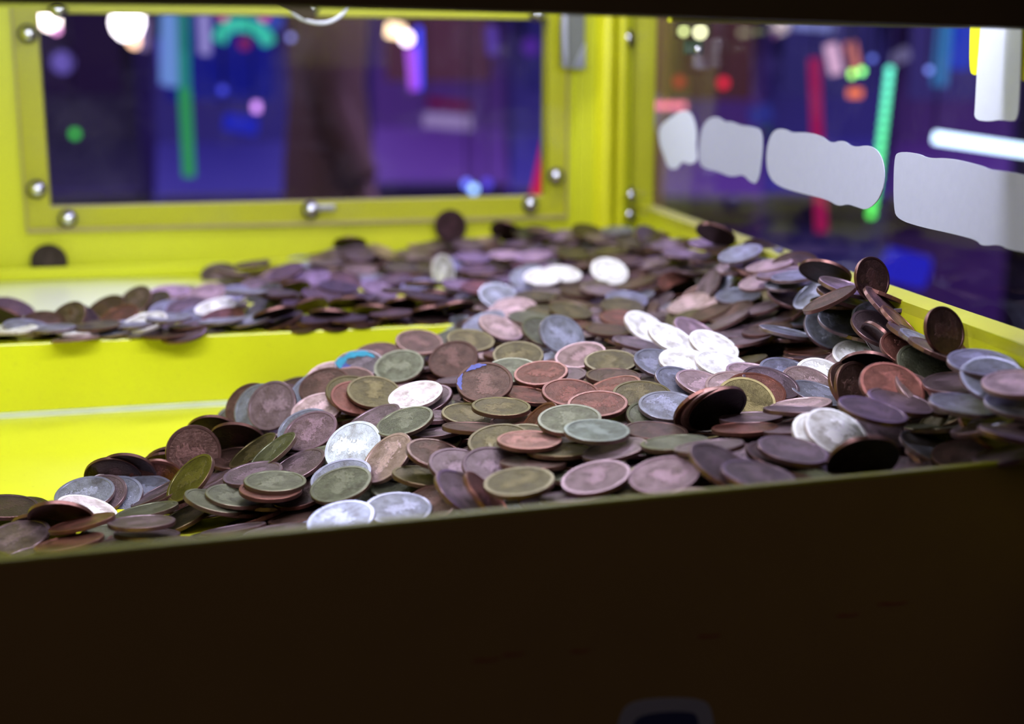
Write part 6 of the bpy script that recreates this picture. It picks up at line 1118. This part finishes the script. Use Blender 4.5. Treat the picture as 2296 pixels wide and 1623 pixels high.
# dark sheet added under the coins, closing gaps and blocking light leaks
HFX, HFY, HFZ = ([-330,-318,-306,-294,-282,-270,-258,-246,-234,-222,-210,-198,-186,-174,-162,-150,-138,-126,-114,-102,-90,-78,-66,-54,-42,-30,-18,-6,6,18,30,42,54,66,78,90,102,114,126,138,150,162,174,186,198,210,222,234,246,258], [330,342,354,366,378,390,402,414,426,438,450,462,474,486,498,510,522,534,546,558,570,582,594,606,618,630,642,654,666,678,690,702,714,726,738,750,762,774,786,798,810,822,834,846,858,870,882,894,906,918,930,942,954,966,978,990,1002,1014,1026,1038,1050,1062,1074,1086,1098,1110], [[-999,-999,-999,-999,-999,-999,-999,-999,-999,-999,-999,-999,-999,-999,-999,-999,-999,-999,-999,-999,-999,-999,-999,-999,-999,-999,-999,-999,-999,-999,-999,-999,-999,-999,-999,-999,-999,-999,-999,-999,-999,-999,-999,-999,-999,-999,-999,-999,-999,-999],
[-999,-999,-999,-999,-999,-999,-999,-999,-999,-999,-999,-999,-999,-999,-999,-999,-999,-999,-999,-999,-999,-999,-999,-999,-999,-999,-999,-999,-999,-999,-999,-999,-999,-999,-999,-999,-999,-999,-999,-999,-999,-999,-999,-999,-999,-999,-999,-999,-999,-999],
[-999,-999,-999,-999,-999,-999,-999,-999,-999,-999,-999,-999,-999,-999,-999,-999,-999,-999,-999,-999,-999,-999,-999,-999,-999,-999,-999,-999,-999,-999,-999,-999,-999,-999,-999,-999,-999,-999,-999,-999,-999,-999,-999,-999,-999,-999,-999,-999,-999,-999],
[-999,-999,-999,-999,-999,-999,-999,-999,-999,-999,-999,-999,-999,-999,-999,-999,-999,-999,-999,-999,-999,-999,-999,-999,-999,-999,-999,-999,-999,-999,-999,-999,-999,-999,-999,-999,-999,-999,-999,-999,-999,-999,-999,-999,-999,-999,-999,-999,-999,-999],
[-999,-999,-999,-999,-999,-999,-999,-999,-999,-999,-999,-999,-999,-999,-999,-999,-999,-999,-999,-999,-999,-999,-999,-999,-999,-999,-999,-999,-999,-999,-999,-999,-999,-999,-999,-999,-999,-999,-999,-999,-999,-999,-999,-999,-999,-999,-999,-999,-999,-999],
[-999,-999,-999,-999,-999,-999,-999,-999,-999,-999,-999,-999,-999,-999,-999,-999,-999,-999,-999,-999,-999,-999,-999,-999,-999,-999,-999,-999,-999,-999,-999,-999,-999,-999,-999,-999,-999,-999,-999,-999,-999,-999,-999,-999,-999,-999,-999,-999,-999,-999],
[-999,-999,-999,-999,-999,-999,-999,-999,-999,-999,-999,-999,-999,-999,-999,-999,-999,-999,-999,-999,-999,-999,-999,-999,-999,-999,-999,-999,-999,-999,-999,-999,-999,-999,-999,-999,-999,-999,-999,-999,-999,-999,-999,-999,-999,-999,-999,-999,-999,-999],
[-999,-999,-999,-999,-999,-999,-999,-999,-999,-999,-999,-999,-999,-999,-999,-999,-999,-999,-999,-999,-999,-999,-999,-999,-999,-999,-999,-999,-999,-999,-999,-999,-999,-999,-999,-999,-999,-999,-999,-999,-999,-999,-999,-999,-999,-999,-999,-999,-999,-999],
[-999,-999,-999,-999,-999,-999,-999,-999,-999,-999,-999,-999,-999,-999,-999,-999,-999,-999,-999,-999,-999,-999,-999,-999,-999,-999,-999,-999,-999,-999,-999,-999,-999,-149,-148,-999,-999,-999,-999,-999,-999,-999,-999,-999,-999,-999,-999,-999,-999,-999],
[-999,-999,-999,-999,-999,-999,-999,-999,-999,-999,-999,-999,-999,-999,-999,-999,-999,-999,-999,-999,-999,-999,-999,-999,-999,-999,-999,-160,-159,-159,-157,-155,-152,-149,-148,-148,-147,-147,-999,-999,-999,-999,-999,-999,-999,-999,-999,-999,-999,-999],
[-999,-999,-999,-999,-999,-999,-999,-999,-999,-999,-999,-999,-999,-999,-999,-999,-999,-999,-999,-999,-999,-999,-999,-999,-999,-999,-163,-161,-160,-159,-158,-155,-153,-150,-148,-148,-147,-147,-146,-145,-999,-137,-999,-999,-999,-999,-999,-999,-999,-999],
[-999,-999,-999,-999,-999,-999,-999,-999,-999,-999,-999,-999,-999,-999,-999,-999,-999,-999,-999,-999,-999,-999,-999,-999,-999,-999,-999,-162,-160,-159,-157,-155,-153,-150,-149,-148,-147,-146,-146,-145,-142,-138,-135,-133,-999,-999,-999,-999,-999,-999],
[-999,-999,-999,-999,-999,-999,-999,-999,-999,-999,-999,-999,-999,-999,-999,-999,-999,-999,-999,-999,-999,-999,-999,-999,-999,-999,-999,-163,-160,-158,-157,-155,-152,-150,-148,-148,-147,-146,-145,-144,-142,-138,-134,-132,-999,-999,-999,-999,-999,-999],
[-999,-999,-999,-999,-999,-999,-999,-999,-999,-999,-999,-999,-999,-999,-999,-999,-999,-999,-999,-999,-999,-999,-999,-999,-999,-999,-999,-162,-159,-157,-155,-153,-152,-150,-148,-147,-146,-145,-144,-143,-142,-138,-134,-131,-999,-999,-999,-999,-999,-999],
[-999,-999,-999,-999,-999,-999,-999,-999,-999,-999,-999,-999,-999,-999,-999,-999,-999,-999,-999,-999,-999,-999,-999,-999,-999,-999,-999,-161,-158,-155,-153,-152,-151,-150,-148,-147,-146,-145,-143,-142,-141,-138,-135,-132,-999,-999,-999,-999,-999,-999],
[-999,-999,-999,-999,-999,-999,-999,-999,-999,-999,-999,-999,-999,-999,-999,-999,-999,-999,-999,-999,-999,-999,-999,-999,-999,-999,-163,-159,-157,-154,-153,-151,-151,-149,-148,-147,-146,-145,-143,-141,-139,-137,-134,-131,-999,-999,-999,-999,-999,-999],
[-999,-999,-999,-999,-999,-999,-999,-999,-999,-999,-999,-999,-999,-999,-999,-999,-999,-999,-999,-999,-999,-999,-999,-999,-999,-999,-161,-158,-156,-154,-152,-151,-150,-149,-148,-147,-146,-145,-143,-140,-137,-133,-130,-999,-999,-999,-999,-999,-999,-999],
[-999,-999,-999,-999,-999,-999,-999,-999,-999,-999,-999,-999,-999,-999,-999,-999,-999,-999,-999,-999,-999,-999,-999,-999,-999,-999,-160,-157,-155,-154,-152,-150,-150,-149,-148,-147,-147,-146,-143,-139,-134,-130,-127,-999,-999,-999,-999,-999,-999,-999],
[-999,-999,-999,-999,-999,-999,-999,-999,-999,-999,-999,-999,-999,-999,-999,-999,-999,-999,-999,-999,-999,-999,-999,-999,-999,-161,-159,-157,-155,-153,-151,-150,-149,-149,-148,-147,-146,-146,-143,-139,-133,-129,-126,-999,-999,-999,-999,-999,-999,-999],
[-999,-999,-999,-999,-999,-999,-999,-999,-999,-999,-999,-999,-999,-999,-999,-999,-999,-999,-999,-999,-999,-999,-999,-999,-162,-160,-158,-157,-155,-153,-151,-149,-149,-148,-147,-146,-146,-145,-144,-139,-133,-128,-125,-999,-999,-999,-999,-999,-999,-999],
[-999,-999,-999,-999,-999,-999,-999,-999,-999,-999,-999,-999,-999,-999,-999,-999,-999,-999,-999,-999,-999,-999,-999,-163,-161,-160,-158,-156,-155,-152,-150,-149,-148,-148,-147,-146,-146,-145,-144,-139,-132,-127,-124,-999,-999,-999,-999,-999,-999,-999],
[-999,-999,-999,-999,-999,-999,-999,-999,-999,-999,-999,-999,-999,-999,-999,-999,-999,-999,-999,-999,-999,-999,-999,-162,-160,-159,-156,-155,-154,-152,-150,-149,-148,-147,-146,-146,-145,-145,-143,-138,-131,-126,-123,-999,-999,-999,-999,-999,-999,-999],
[-999,-999,-999,-999,-999,-999,-999,-999,-999,-999,-999,-999,-999,-999,-999,-999,-999,-999,-999,-999,-999,-999,-999,-161,-159,-157,-155,-153,-153,-152,-150,-149,-148,-147,-146,-146,-145,-144,-140,-135,-129,-125,-122,-999,-999,-999,-999,-999,-999,-999],
[-999,-999,-999,-999,-999,-999,-999,-999,-999,-999,-999,-999,-999,-999,-999,-999,-999,-999,-999,-999,-999,-999,-162,-160,-159,-157,-154,-152,-152,-151,-150,-149,-148,-147,-146,-146,-145,-143,-138,-132,-127,-124,-999,-999,-999,-999,-999,-999,-999,-999],
[-999,-999,-999,-999,-999,-999,-999,-999,-999,-999,-999,-999,-999,-999,-999,-999,-999,-999,-999,-999,-999,-999,-162,-160,-159,-157,-154,-151,-151,-150,-149,-148,-147,-147,-146,-145,-145,-142,-136,-130,-126,-123,-999,-999,-999,-999,-999,-999,-999,-999],
[-999,-999,-999,-999,-999,-999,-999,-999,-999,-999,-999,-999,-999,-999,-999,-999,-999,-999,-999,-999,-999,-163,-161,-160,-159,-157,-153,-151,-150,-150,-149,-148,-147,-146,-145,-145,-144,-140,-135,-131,-128,-125,-999,-999,-999,-999,-999,-999,-999,-999],
[-999,-999,-999,-999,-999,-999,-999,-999,-999,-999,-999,-999,-999,-999,-999,-999,-999,-999,-999,-999,-999,-162,-161,-160,-157,-154,-152,-150,-150,-149,-148,-147,-147,-146,-145,-144,-142,-140,-136,-132,-129,-126,-999,-999,-999,-999,-999,-999,-999,-999],
[-999,-999,-999,-999,-999,-999,-999,-999,-999,-999,-999,-999,-999,-999,-999,-999,-999,-999,-999,-999,-999,-162,-160,-158,-155,-153,-152,-150,-150,-149,-148,-147,-146,-145,-144,-143,-142,-140,-137,-134,-130,-128,-999,-999,-999,-999,-999,-999,-999,-999],
[-999,-999,-999,-999,-999,-999,-999,-999,-999,-999,-999,-999,-999,-999,-999,-999,-999,-999,-999,-999,-162,-160,-159,-157,-155,-153,-152,-150,-150,-149,-148,-147,-146,-144,-143,-143,-142,-140,-138,-134,-131,-128,-999,-999,-999,-999,-999,-999,-999,-999],
[-999,-999,-999,-999,-999,-999,-999,-999,-999,-999,-999,-999,-999,-999,-999,-999,-999,-999,-999,-162,-161,-159,-158,-156,-154,-153,-152,-150,-149,-148,-147,-146,-145,-144,-144,-143,-142,-140,-137,-134,-130,-999,-999,-999,-999,-999,-999,-999,-999,-999],
[-999,-999,-999,-999,-999,-999,-999,-999,-999,-999,-999,-999,-999,-999,-999,-999,-999,-999,-163,-161,-159,-158,-157,-155,-153,-152,-151,-150,-148,-148,-147,-146,-146,-145,-144,-143,-141,-139,-135,-131,-128,-999,-999,-999,-999,-999,-999,-999,-999,-999],
[-999,-999,-999,-999,-999,-999,-999,-999,-999,-999,-999,-999,-999,-999,-999,-999,-999,-999,-999,-999,-158,-157,-156,-154,-153,-152,-151,-150,-148,-147,-147,-146,-146,-145,-144,-143,-140,-137,-133,-129,-127,-999,-999,-999,-999,-999,-999,-999,-999,-999],
[-999,-999,-999,-999,-999,-999,-999,-999,-999,-999,-999,-999,-999,-999,-999,-999,-999,-999,-999,-999,-157,-156,-155,-153,-152,-152,-151,-149,-148,-147,-147,-146,-146,-145,-145,-143,-139,-136,-132,-129,-127,-999,-999,-999,-999,-999,-999,-999,-999,-999],
[-999,-999,-999,-999,-999,-999,-999,-999,-999,-999,-999,-999,-999,-999,-999,-999,-999,-999,-999,-999,-999,-999,-154,-153,-152,-151,-150,-149,-148,-148,-147,-146,-146,-145,-145,-142,-139,-135,-132,-129,-127,-999,-999,-999,-999,-999,-999,-999,-999,-999],
[-999,-999,-999,-142,-142,-999,-999,-999,-999,-999,-999,-999,-999,-999,-999,-999,-999,-999,-999,-999,-999,-999,-153,-999,-152,-151,-149,-149,-148,-147,-147,-146,-145,-145,-144,-142,-139,-136,-133,-130,-128,-999,-999,-999,-999,-999,-999,-999,-999,-999],
[-999,-999,-999,-142,-142,-142,-142,-142,-142,-999,-999,-999,-999,-999,-999,-999,-999,-999,-999,-999,-999,-999,-999,-999,-150,-150,-149,-148,-148,-147,-147,-146,-145,-145,-144,-142,-138,-136,-133,-131,-130,-999,-999,-999,-999,-999,-999,-999,-999,-999],
[-999,-999,-999,-142,-142,-142,-142,-142,-999,-142,-142,-142,-142,-999,-999,-999,-999,-999,-999,-999,-999,-999,-999,-999,-999,-149,-149,-148,-147,-147,-146,-146,-145,-145,-144,-142,-137,-133,-130,-128,-999,-999,-999,-999,-999,-999,-999,-999,-999,-999],
[-999,-999,-999,-142,-142,-142,-142,-142,-999,-142,-142,-142,-142,-142,-142,-142,-142,-999,-999,-999,-999,-999,-999,-999,-999,-149,-148,-148,-147,-147,-146,-146,-145,-145,-144,-142,-136,-130,-126,-123,-999,-999,-999,-999,-999,-999,-999,-999,-999,-999],
[-999,-999,-999,-142,-142,-142,-142,-142,-142,-142,-142,-142,-142,-142,-142,-142,-142,-142,-142,-142,-142,-999,-999,-999,-999,-999,-999,-999,-999,-147,-146,-146,-145,-145,-144,-141,-136,-131,-126,-123,-999,-999,-999,-999,-999,-999,-999,-999,-999,-999],
[-999,-999,-142,-142,-999,-999,-999,-142,-142,-142,-142,-142,-142,-142,-142,-142,-142,-142,-142,-142,-142,-142,-142,-142,-142,-999,-999,-999,-999,-999,-146,-145,-145,-144,-144,-141,-135,-130,-127,-124,-999,-999,-999,-999,-999,-999,-999,-999,-999,-999],
[-999,-999,-999,-999,-999,-999,-142,-142,-142,-142,-142,-142,-142,-142,-142,-142,-142,-142,-142,-142,-142,-142,-999,-142,-142,-142,-142,-142,-999,-999,-142,-145,-144,-144,-144,-139,-999,-126,-123,-999,-999,-999,-999,-999,-999,-999,-999,-999,-999,-999],
[-999,-999,-999,-999,-999,-999,-142,-142,-142,-142,-142,-142,-142,-142,-142,-142,-142,-142,-142,-142,-142,-142,-142,-142,-142,-142,-142,-142,-142,-142,-142,-142,-142,-142,-142,-135,-999,-119,-117,-999,-999,-999,-999,-999,-999,-999,-999,-999,-999,-999],
[-999,-999,-999,-999,-999,-999,-999,-142,-142,-142,-142,-142,-142,-142,-142,-142,-142,-142,-142,-142,-142,-142,-142,-142,-142,-142,-142,-142,-142,-142,-142,-142,-142,-142,-142,-131,-123,-119,-118,-999,-999,-999,-999,-999,-999,-999,-999,-999,-999,-999],
[-999,-999,-999,-999,-999,-999,-999,-142,-142,-142,-142,-142,-142,-142,-142,-142,-142,-142,-142,-142,-142,-142,-142,-142,-142,-142,-142,-142,-142,-142,-142,-142,-142,-142,-141,-134,-129,-125,-122,-999,-999,-999,-999,-999,-999,-999,-999,-999,-999,-999],
[-999,-999,-999,-999,-999,-999,-999,-999,-142,-142,-142,-142,-142,-142,-142,-142,-142,-142,-142,-142,-142,-999,-142,-142,-142,-142,-142,-142,-142,-142,-142,-142,-142,-142,-140,-136,-133,-131,-128,-999,-999,-999,-999,-999,-999,-999,-999,-999,-999,-999],
[-999,-999,-999,-999,-999,-999,-999,-999,-142,-142,-142,-142,-142,-142,-142,-142,-142,-142,-142,-142,-142,-142,-142,-142,-142,-142,-142,-142,-142,-142,-142,-142,-142,-142,-140,-137,-135,-133,-132,-999,-999,-999,-999,-999,-999,-999,-999,-999,-999,-999],
[-999,-999,-999,-999,-999,-999,-999,-999,-142,-142,-142,-142,-142,-142,-142,-142,-142,-142,-142,-142,-142,-142,-142,-142,-142,-142,-142,-142,-142,-142,-142,-142,-142,-141,-141,-139,-136,-134,-133,-999,-999,-999,-999,-999,-999,-999,-999,-999,-999,-999],
[-999,-999,-999,-999,-999,-999,-999,-142,-142,-142,-142,-142,-142,-142,-142,-142,-142,-142,-142,-142,-142,-142,-142,-142,-142,-142,-142,-142,-142,-142,-142,-142,-142,-141,-141,-140,-137,-135,-133,-999,-999,-999,-999,-999,-999,-999,-999,-999,-999,-999],
[-999,-999,-999,-999,-999,-999,-999,-999,-999,-142,-999,-142,-142,-142,-142,-142,-142,-142,-142,-142,-142,-142,-142,-142,-142,-142,-142,-142,-142,-142,-142,-142,-141,-140,-139,-139,-137,-999,-999,-999,-999,-999,-999,-999,-999,-999,-999,-999,-999,-999],
[-999,-999,-999,-999,-999,-999,-999,-999,-999,-999,-999,-142,-142,-142,-142,-142,-142,-142,-142,-142,-142,-142,-142,-142,-142,-142,-142,-142,-142,-142,-142,-142,-140,-138,-137,-136,-134,-132,-999,-999,-999,-999,-999,-999,-999,-999,-999,-999,-999,-999],
[-999,-999,-999,-999,-999,-999,-999,-999,-999,-999,-999,-142,-142,-142,-142,-142,-142,-142,-142,-142,-142,-142,-142,-142,-142,-142,-142,-142,-142,-142,-142,-140,-138,-136,-135,-134,-132,-129,-999,-999,-999,-999,-999,-999,-999,-999,-999,-999,-999,-999],
[-999,-999,-999,-999,-999,-999,-999,-999,-999,-999,-999,-142,-142,-142,-142,-142,-142,-142,-142,-142,-142,-142,-142,-142,-142,-142,-142,-142,-142,-139,-138,-137,-135,-134,-133,-132,-130,-128,-999,-999,-999,-999,-999,-999,-999,-999,-999,-999,-999,-999],
[-999,-999,-999,-999,-999,-999,-999,-999,-999,-999,-142,-142,-142,-142,-142,-142,-142,-142,-142,-142,-142,-142,-142,-142,-142,-142,-142,-142,-140,-138,-137,-136,-135,-133,-132,-131,-129,-128,-999,-999,-999,-999,-999,-999,-999,-999,-999,-999,-999,-999],
[-999,-999,-999,-999,-999,-999,-999,-999,-999,-142,-142,-142,-142,-142,-142,-142,-142,-142,-142,-142,-142,-142,-142,-142,-142,-142,-142,-141,-139,-138,-137,-136,-135,-133,-132,-131,-130,-129,-999,-999,-999,-999,-999,-999,-999,-999,-999,-999,-999,-999],
[-999,-999,-999,-999,-999,-999,-999,-999,-999,-999,-142,-142,-999,-999,-999,-999,-142,-142,-142,-142,-142,-142,-142,-142,-142,-142,-142,-140,-139,-139,-138,-136,-134,-132,-131,-130,-130,-129,-999,-999,-999,-999,-999,-999,-999,-999,-999,-999,-999,-999],
[-999,-999,-999,-999,-999,-999,-999,-999,-999,-999,-142,-142,-142,-142,-142,-142,-999,-142,-142,-142,-142,-142,-142,-142,-142,-142,-141,-140,-140,-139,-137,-135,-132,-130,-130,-129,-129,-999,-999,-999,-999,-999,-999,-999,-999,-999,-999,-999,-999,-999],
[-999,-999,-999,-999,-999,-999,-999,-999,-999,-999,-142,-142,-142,-142,-142,-142,-142,-142,-142,-142,-142,-142,-142,-142,-142,-142,-141,-140,-140,-138,-134,-131,-129,-129,-128,-128,-128,-999,-999,-999,-999,-999,-999,-999,-999,-999,-999,-999,-999,-999],
[-999,-999,-999,-999,-999,-999,-999,-999,-999,-999,-142,-142,-142,-142,-142,-142,-142,-142,-142,-142,-142,-142,-142,-142,-141,-140,-140,-140,-138,-133,-131,-130,-129,-128,-128,-127,-127,-999,-999,-999,-999,-999,-999,-999,-999,-999,-999,-999,-999,-999],
[-999,-999,-999,-999,-999,-999,-999,-999,-999,-999,-999,-999,-999,-142,-142,-142,-142,-142,-142,-142,-142,-142,-142,-139,-137,-137,-138,-137,-999,-131,-130,-130,-129,-128,-127,-127,-999,-999,-999,-999,-999,-999,-999,-999,-999,-999,-999,-999,-999,-999],
[-999,-999,-999,-999,-999,-999,-999,-999,-999,-999,-999,-999,-999,-999,-999,-999,-999,-140,-141,-142,-142,-142,-139,-136,-135,-135,-136,-134,-132,-130,-130,-130,-129,-128,-127,-126,-999,-999,-999,-999,-999,-999,-999,-999,-999,-999,-999,-999,-999,-999],
[-999,-999,-999,-999,-999,-999,-999,-999,-999,-999,-999,-999,-999,-999,-999,-999,-999,-999,-999,-999,-999,-140,-137,-134,-133,-133,-134,-132,-131,-131,-130,-999,-999,-128,-999,-999,-999,-999,-999,-999,-999,-999,-999,-999,-999,-999,-999,-999,-999,-999],
[-999,-999,-999,-999,-999,-999,-999,-999,-999,-999,-999,-999,-999,-999,-999,-999,-999,-999,-999,-999,-999,-999,-999,-999,-131,-132,-132,-131,-131,-131,-130,-999,-999,-999,-999,-999,-999,-999,-999,-999,-999,-999,-999,-999,-999,-999,-999,-999,-999,-999],
[-999,-999,-999,-999,-999,-999,-999,-999,-999,-999,-999,-999,-999,-999,-999,-999,-999,-999,-999,-999,-999,-999,-999,-999,-999,-999,-999,-999,-131,-131,-999,-999,-999,-999,-999,-999,-999,-999,-999,-999,-999,-999,-999,-999,-999,-999,-999,-999,-999,-999],
[-999,-999,-999,-999,-999,-999,-999,-999,-999,-999,-999,-999,-999,-999,-999,-999,-999,-999,-999,-999,-999,-999,-999,-999,-999,-999,-999,-999,-999,-999,-999,-999,-999,-999,-999,-999,-999,-999,-999,-999,-999,-999,-999,-999,-999,-999,-999,-999,-999,-999],
[-999,-999,-999,-999,-999,-999,-999,-999,-999,-999,-999,-999,-999,-999,-999,-999,-999,-999,-999,-999,-999,-999,-999,-999,-999,-999,-999,-999,-999,-999,-999,-999,-999,-999,-999,-999,-999,-999,-999,-999,-999,-999,-999,-999,-999,-999,-999,-999,-999,-999],
[-999,-999,-999,-999,-999,-999,-999,-999,-999,-999,-999,-999,-999,-999,-999,-999,-999,-999,-999,-999,-999,-999,-999,-999,-999,-999,-999,-999,-999,-999,-999,-999,-999,-999,-999,-999,-999,-999,-999,-999,-999,-999,-999,-999,-999,-999,-999,-999,-999,-999]])
bm = bmesh.new(); grid = {}
for iy, y in enumerate(HFY):
    for ix, x in enumerate(HFX):
        if HFZ[iy][ix] > -900: grid[iy, ix] = bm.verts.new((x/1000, y/1000, H0 + HFZ[iy][ix]/1000))
for (iy, ix) in list(grid):
    q = [(iy, ix), (iy, ix+1), (iy+1, ix+1), (iy+1, ix)]
    if all(k in grid for k in q): bm.faces.new([grid[k] for k in q])
bed = obj('gap_filler_sheet', bm, plain('gap_filler_dark', (.05, .035, .03), .6, metal=.5, scale=300, var=.6), None, True)  # bed: the added gap filler sheet, not the pusher bed
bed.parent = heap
